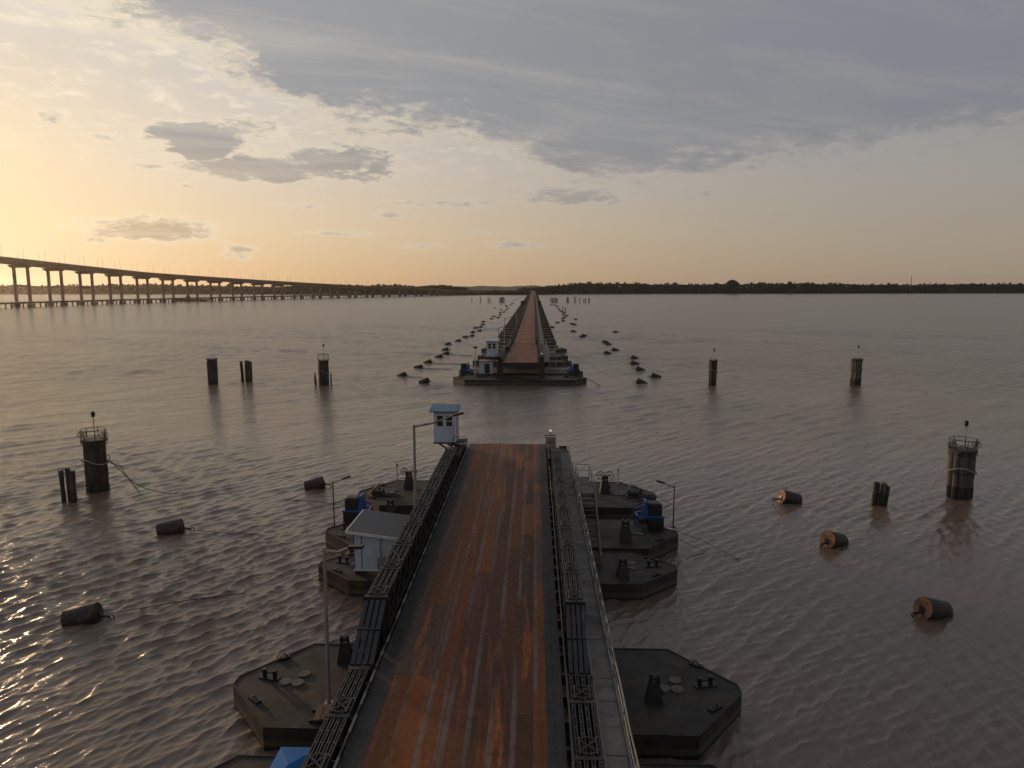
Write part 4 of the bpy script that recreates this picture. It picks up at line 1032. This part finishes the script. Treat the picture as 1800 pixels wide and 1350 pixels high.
# ------------------------------------------------------------------ mooring buoys
bproto = None
def buoy(px, py, L, label, rz, tilt, group, cyl=.62, face='drum', wpx=None, small=False):
    global bproto
    x, y = at(px, py)
    if small and bproto is not None: t = dup(bproto, (x, y, .05), rz, label, group); t.rotation_euler = (0, -tilt, rz); return t
    t = thing('mooring_buoy', label, 'buoy', (x, y, .26), 0, group); t.rotation_euler = (0, -tilt, rz)
    b = MB(); r_ = cyl
    b.tube([(-L / 2, 0, 0), (-L / 2 + .05, 0, 0), (-L * .18, 0, 0), (-L * .16, 0, 0), (L * .2, 0, 0), (L * .22, 0, 0), (L / 2 - .05, 0, 0), (L / 2, 0, 0)], [r_ * .92, r_, r_, r_ * 1.02, r_ * 1.02, r_, r_, r_ * .97], 26)
    b.build('drum', M['drum'], t, True)
    e = MB(); e.tube([(L / 2 + .002, 0, 0), (L / 2 + .025, 0, 0)], r_ * .93, 24); e.build('end_plate', M[face], t)
    k = MB(); k.box((L / 2 + .026, -.16, -.3), (L / 2 + .1, .16, .1)); k.tube([(L / 2 + .08, 0, -.2), (L / 2 + .55, 0, -.42)], .07, 8); k.ring((L / 2 + .62, 0, -.46), .13, .04, (0, 1, 0), 12, 5); k.build('mooring_eye', M['black'], t)
    if small: bproto = t
    return t
for px, py, lb, s_ in ((145, 1091, 'nearest drum buoy on the left, cable trailing to the right', 1), (300, 935, 'middle drum buoy on the left, below the railed dolphin', 1), (553, 857, 'left drum buoy nearest the rust-edged pontoon', 1),
                     (1640, 1080, 'nearest drum buoy on the right with a sunlit orange end', -1), (1466, 957, 'middle right drum buoy with a large sunlit orange end', -1), (1388, 882, 'farthest of the three large right-hand buoys, orange end facing left', -1)):
    if s_ > 0: buoy(px, py, 1.8, lb, R(random.uniform(4, 26)), R(random.uniform(9, 19)), 'large drum buoys in the foreground')
    else: buoy(px, py, 1.75, lb, R(180 + {1640: 22, 1466: 34, 1388: 12}[px]), R(17), 'large drum buoys in the foreground', .66, 'drumend_sunlit')
LBU = [(706.4, 660.4), (735.4, 646.5), (745.5, 673), (751.8, 637.7), (771.3, 627.9), (783.9, 622.6), (782.6, 615.4), (786.8, 605.9), (804.6, 599.9), (817.2, 593.4), (828.3, 591.4), (830, 584.8), (842.2, 581.9), (835.7, 577.2), (844, 575.4), (848.1, 571), (848.7, 566.2), (863.4, 560.9), (867.6, 556.8), (874.9, 558.8), (878.5, 554), (879.2, 550.2), (885.5, 549), (880.2, 545.2), (889, 545.2), (868.8, 541.8), (892, 542), (890.2, 538.9), (889, 537.6), (896.7, 536.3), (898.5, 533.5), (901.8, 533.4), (902.8, 529.2), (906.1, 527.3), (910, 525), (914.1, 523.2), (916, 521), (918.4, 518.9)]
RBU = [(1128, 673.3), (1153.3, 662.7), (1126, 650.7), (1116.3, 640), (1115.7, 630), (1068.4, 621.7), (1082, 616), (1070, 605.7), (1064.3, 601.7), (1024, 592.9), (1027.6, 590.7), (1082.7, 584), (1008.7, 583.3), (971.7, 576), (1010.7, 571.3), (1005.6, 569.7), (980.4, 567.6), (1012.3, 561.7), (990.7, 564.7), (990.4, 560.4), (993.3, 557.7), (996.7, 555.3), (990.7, 553.3), (992.4, 550.3), (988, 548.4), (984.7, 546), (982.4, 542.7), (980, 539.6), (978, 537.3), (973, 536.7), (968.7, 536), (964.7, 526.7), (961.3, 523.3), (956, 519.6)]
ORD = ['nearest', 'second', 'third', 'fourth', 'fifth', 'sixth', 'seventh', 'eighth', 'ninth', 'tenth', 'eleventh', 'twelfth', 'thirteenth', 'fourteenth']
for lst, side, s_ in ((LBU, 'left', 1), (RBU, 'right', -1)):
    srt = sorted(lst, key=lambda p: -p[1])
    for k, (px, py) in enumerate(srt):
        lb = ('%s dark buoy from the camera in the far %s-hand row' % (ORD[k], side)) if k < len(ORD) else 'tiny far dark buoy in the receding %s-hand row' % side
        t = buoy(px, py, 1.95, lb, R((0 if s_ > 0 else 180) + random.uniform(-28, 28)), R(random.uniform(14, 26)), 'dark buoys in the far %s-hand row' % side, .58, 'drum', small=True)

# ------------------------------------------------------------------ mooring lines
def line(label, pts, r_=.03, m='cable', sag=0., rz=None):
    P = [Vector(p) for p in pts]; out = []
    for i in range(len(P) - 1):
        for k in range(12):
            f_ = k / 12.; p = P[i].lerp(P[i + 1], f_); p.z -= sag * 4 * f_ * (1 - f_); out.append(p)
    out.append(P[-1]); b = MB(); b.tube(out, r_, 6); o = b.build('mooring_line', M[m]); tag(o, label, 'mooring line', 'mooring lines'); return o
def w3(px, py, z): x, y = at(px, py, z); return (x, y, z)
line('dark hawser slanting from the left dolphin into the water, lower of the two', [(xl + 1.2, yl - .3, 2.95), (-39.3, 64.6, 2.3), w3(245, 865, .02)], .04, 'cable', .1)
line('thinner dark hawser from the left dolphin, upper of the two', [(xl + 1.2, yl + .1, 3.0), w3(235, 848, 1.), w3(268, 862, .35), w3(310, 867, .0)], .035, 'cable', .1)
line('pale rope slanting from the right dolphin into the water', [(xr - 1.15, yr - .2, 3.6), w3(1620, 880, .0)], .035, 'rope', .12)
line('dark cable trailing right from the nearest left buoy', [w3(178, 1082, .12), w3(240, 1070, .08), w3(330, 1055, .09), w3(432, 1042, .0)], .028)
line('dark cable trailing right from the middle left buoy', [w3(318, 931, .15), w3(380, 935, .1), w3(470, 941, 0)], .028)
line('long cable running left over the water from the rust-edged pontoon', [(-15.3, 60.6, .95), w3(585, 885, .35), w3(535, 880, .05), w3(500, 879, 0)], .03)
line('short cable dipping into the water left of the rust-edged pontoon', [(-15.2, 60.2, .9), w3(600, 886, .4), w3(578, 888, .02)], .025)
line('cable from the tip of the right engine pontoon bending into the water', [(10.6, 49.8, .95), w3(1240, 970, .03), w3(1200, 984, 0)], .02)
line('long cable from the right engine pontoon to the open water', [(10.5, 51.8, 1.0), w3(1235, 950, .3), w3(1300, 985, .0)], .02)
line('cable from the tip of the right end pontoon down to the water', [(10.5, 60.8, 1.0), w3(1180, 886, .25), w3(1160, 897, 0)], .03)
line('cable from the right tip of the foremost far pontoon to the water', [(10.3, 140.6, .95), w3(1055, 678, 0)], .06)
for px, py, L_, lb in ((706, 661, 36, 'nearest'), (735, 647, 60, 'second'), (751, 638, 70, 'third'), (784, 623, 45, 'fourth'), (848, 566, 22, 'farthest')):
    line('thin cable on the water running right from a far left-row buoy, %s of these' % lb, [w3(px + 8, py, .15), w3(px + L_ * .5, py + 1.2, .1), w3(px + L_, py + 2, .02)], .06)

# ------------------------------------------------------------------ new concrete bridge at left
def nb(k):
    Xc = -447 + 5.5 * k + .53 * k * k; Z = 655 + 38.5 * k
    return Vector((Xc * math.cos(_y) - Z * math.sin(_y), Xc * math.sin(_y) + Z * math.cos(_y), 0))
def nz(k): return float(np.interp(k, [-6, -2, 0, 4, 9, 14, 16, 18.5, 20.5, 22.5], [51, 46.3, 42.4, 33.6, 26.6, 19.4, 17.6, 14.6, 9.5, 6.5]))
t = thing('concrete_bridge', 'new concrete road bridge descending from the left edge to the far bank', 'bridge', (0, 0, 0))
ks = np.arange(-5, 22.51, .5); dk = MB(); par = [MB(), MB()]
for i in range(len(ks) - 1):
    a, b_ = nb(ks[i]), nb(ks[i + 1]); d1 = (nb(ks[i] + .1) - nb(ks[i] - .1)).normalized(); d2 = (nb(ks[i + 1] + .1) - nb(ks[i + 1] - .1)).normalized()
    n1_, n2_ = Vector((d1.y, -d1.x, 0)), Vector((d2.y, -d2.x, 0)); za, zb_ = nz(ks[i]), nz(ks[i + 1])
    def ring(p, n, z): return [p + n * w + Vector((0, 0, z + h_)) for w, h_ in ((-11.5, -1.0), (11.5, -1.0), (11.5, -1.5), (8.5, -1.9), (8.2, -4.5), (-8.2, -4.5), (-8.5, -1.9), (-11.5, -1.5))]
    A, Bq = ring(a, n1_, za), ring(b_, n2_, zb_); dk.add(A + Bq, [(q, (q + 1) % 8, 8 + (q + 1) % 8, 8 + q) for q in range(8)] + ([tuple(range(8))] if i == 0 else []))
    for s_, mb in ((-1, par[0]), (1, par[1])): mb.bar(a + n1_ * (11.3 * s_) + Vector((0, 0, za - .45)), b_ + n2_ * (11.3 * s_) + Vector((0, 0, zb_ - .45)), .4, 1.15)
dk.build('girder_deck', M['newconc'], t)
for mb in par: mb.build('parapet', M['newconc'], t)
for k in list(range(-3, 22)):
    p = nb(k); d1 = (nb(k + .1) - nb(k - .1)).normalized(); n_ = Vector((d1.y, -d1.x, 0)); z = nz(k)
    if z < 8: continue
    zc = z - 4.55
    c = MB(); hw = 11.5
    vs = []
    for sgn in (-1.6, 1.6):
        for w, h_ in ((-hw, 0), (hw, 0), (hw, -1.0), (hw - 3, -2.6), (-hw + 3, -2.6), (-hw, -1.0)): vs.append(p + n_ * w + d1 * sgn + Vector((0, 0, zc + h_)))
    c.add(vs, [(0, 1, 2, 3, 4, 5), (11, 10, 9, 8, 7, 6)] + [(q, q + 6, (q + 1) % 6 + 6, (q + 1) % 6) for q in range(6)])
    c.build('pier_cap', M['newconc'], t)
    for s_ in (-7, 7):
        c = MB(); q = p + n_ * s_; c.tube([q + Vector((0, 0, 1.0)), q + Vector((0, 0, zc - 2.55))], 1.45, 12); c.tube([q + Vector((0, 0, -1)), q + Vector((0, 0, 2.6))], [3.0, 3.0], 8)
        c.build('column', M['newconc'], t, True)
    if z > 29:
        c = MB(); zz = 14 + (z - 30) * .4; c.bar(p - n_ * 5.7 + Vector((0, 0, zz)), p + n_ * 5.7 + Vector((0, 0, zz)), 1.2, 1.5); c.build('cross_beam', M['newconc'], t)
lp = None; cnt = 0
LG = 'lamp posts along the concrete bridge'
for k in np.arange(-.9, 17, .62):
    p = nb(k); d1 = (nb(k + .1) - nb(k - .1)).normalized(); n_ = Vector((d1.y, -d1.x, 0))
    for s_ in (-1, 1):
        q = p + n_ * (10.6 * s_) + d1 * (4 * s_) + Vector((0, 0, nz(k) - 1.0))
        if lp is None:
            lp = thing('bridge_lamp', 'thin lamp post in the row along the concrete bridge', 'lamp post', q, 0, LG)
            b = MB(); b.tube([(0, 0, 0), (0, 0, 10)], [.11, .07], 6); b.build('pole', M['jetty'], lp)
            b = MB(); b.tube([(0, 0, 10), (.5, 0, 10.5), (1.6, 0, 10.7)], .07, 5); b.build('arm', M['jetty'], lp)
        else: dup(lp, q, math.atan2(-n_.y * s_, -n_.x * s_))
# construction jetty at its foot
t = thing('trestle_jetty', 'low dark trestle jetty on piles along the foot of the concrete bridge', 'jetty', (0, 0, 0))
dk = MB(); pl = []; pts = []
for k in np.arange(-5, 21.1, .5):
    p = nb(k); d1 = (nb(k + .1) - nb(k - .1)).normalized(); n_ = Vector((d1.y, -d1.x, 0)); pts.append(p + n_ * 19)
for i in range(len(pts) - 1):
    a, b_ = pts[i] + Vector((0, 0, 4.2)), pts[i + 1] + Vector((0, 0, 4.2)); dk.bar(a, b_, 9, 1.5)
dk.build('deck', M['jetty'], t)
rl = MB()
for i in range(len(pts) - 1):
    dvec = (pts[i + 1] - pts[i]); 
    for s_ in (0, .25, .5, .75):
        q = pts[i] + dvec * s_; rl.bar(q + Vector((3.5, 0, 4.9)), q + Vector((3.5, 0, 6.4 + (random.random() < .12) * 1.5)), .2)
rl.build('railing', M['jetty'], t)
cnt = 0
pm = MB()
for i in range(len(pts) - 1):
    dvec = pts[i + 1] - pts[i]; n_ = Vector((dvec.y, -dvec.x, 0)).normalized()
    for s_ in (.05, .36, .7):
        for w in (-3, 3):
            q = pts[i] + dvec * s_ + n_ * w; mb = MB(); mb.tube([q + Vector((0, 0, -1)), q + Vector((0, 0, 3.5))], .55, 7)
            if w > 0 and cnt < 92 and i >= 8: mb.build('pile', M['jetty'], t); cnt += 1
            else: pm.add(mb.v, mb.f)
pm.build('pile', M['jetty'], t)['kind'] = 'stuff'
# work barge and crane hut near the jetty
t = thing('work_barge', 'low dark work barge moored against the trestle jetty under the concrete bridge', 'barge', tuple(at(333, 529.6)) + (0,), .35)
b = MB(); b.prism([(-19, -4), (17, -4), (20, 0), (17, 4), (-19, 4)], -.5, 2.6); b.build('hull', M['jetty'], t)
b = MB(); b.box((-4, -2, 2.6), (2, 2, 5.2)); b.box((-3, -1.5, 5.21), (1, 1.5, 6.5)); b.build('deckhouse', M['jetty'], t)
# ------------------------------------------------------------------ haze: the evening air over the river
hb = MB(); hb.box((-4200, -60, -3), (4200, 4200, 62)); ho = hb.build('haze', None); struct(ho, 'stuff'); ho['label'] = 'thin golden evening haze over the river'
hm = bpy.data.materials.new('evening_haze'); hm.use_nodes = True; ht = hm.node_tree; ht.nodes.clear()
pv = ht.nodes.new('ShaderNodeVolumePrincipled'); pv.inputs['Color'].default_value = (.95, .90, .84, 1); pv.inputs['Density'].default_value = .00005; pv.inputs['Anisotropy'].default_value = .8
om = ht.nodes.new('ShaderNodeOutputMaterial'); ht.links.new(pv.outputs[0], om.inputs['Volume'])
ho.data.materials.clear(); ho.data.materials.append(hm)
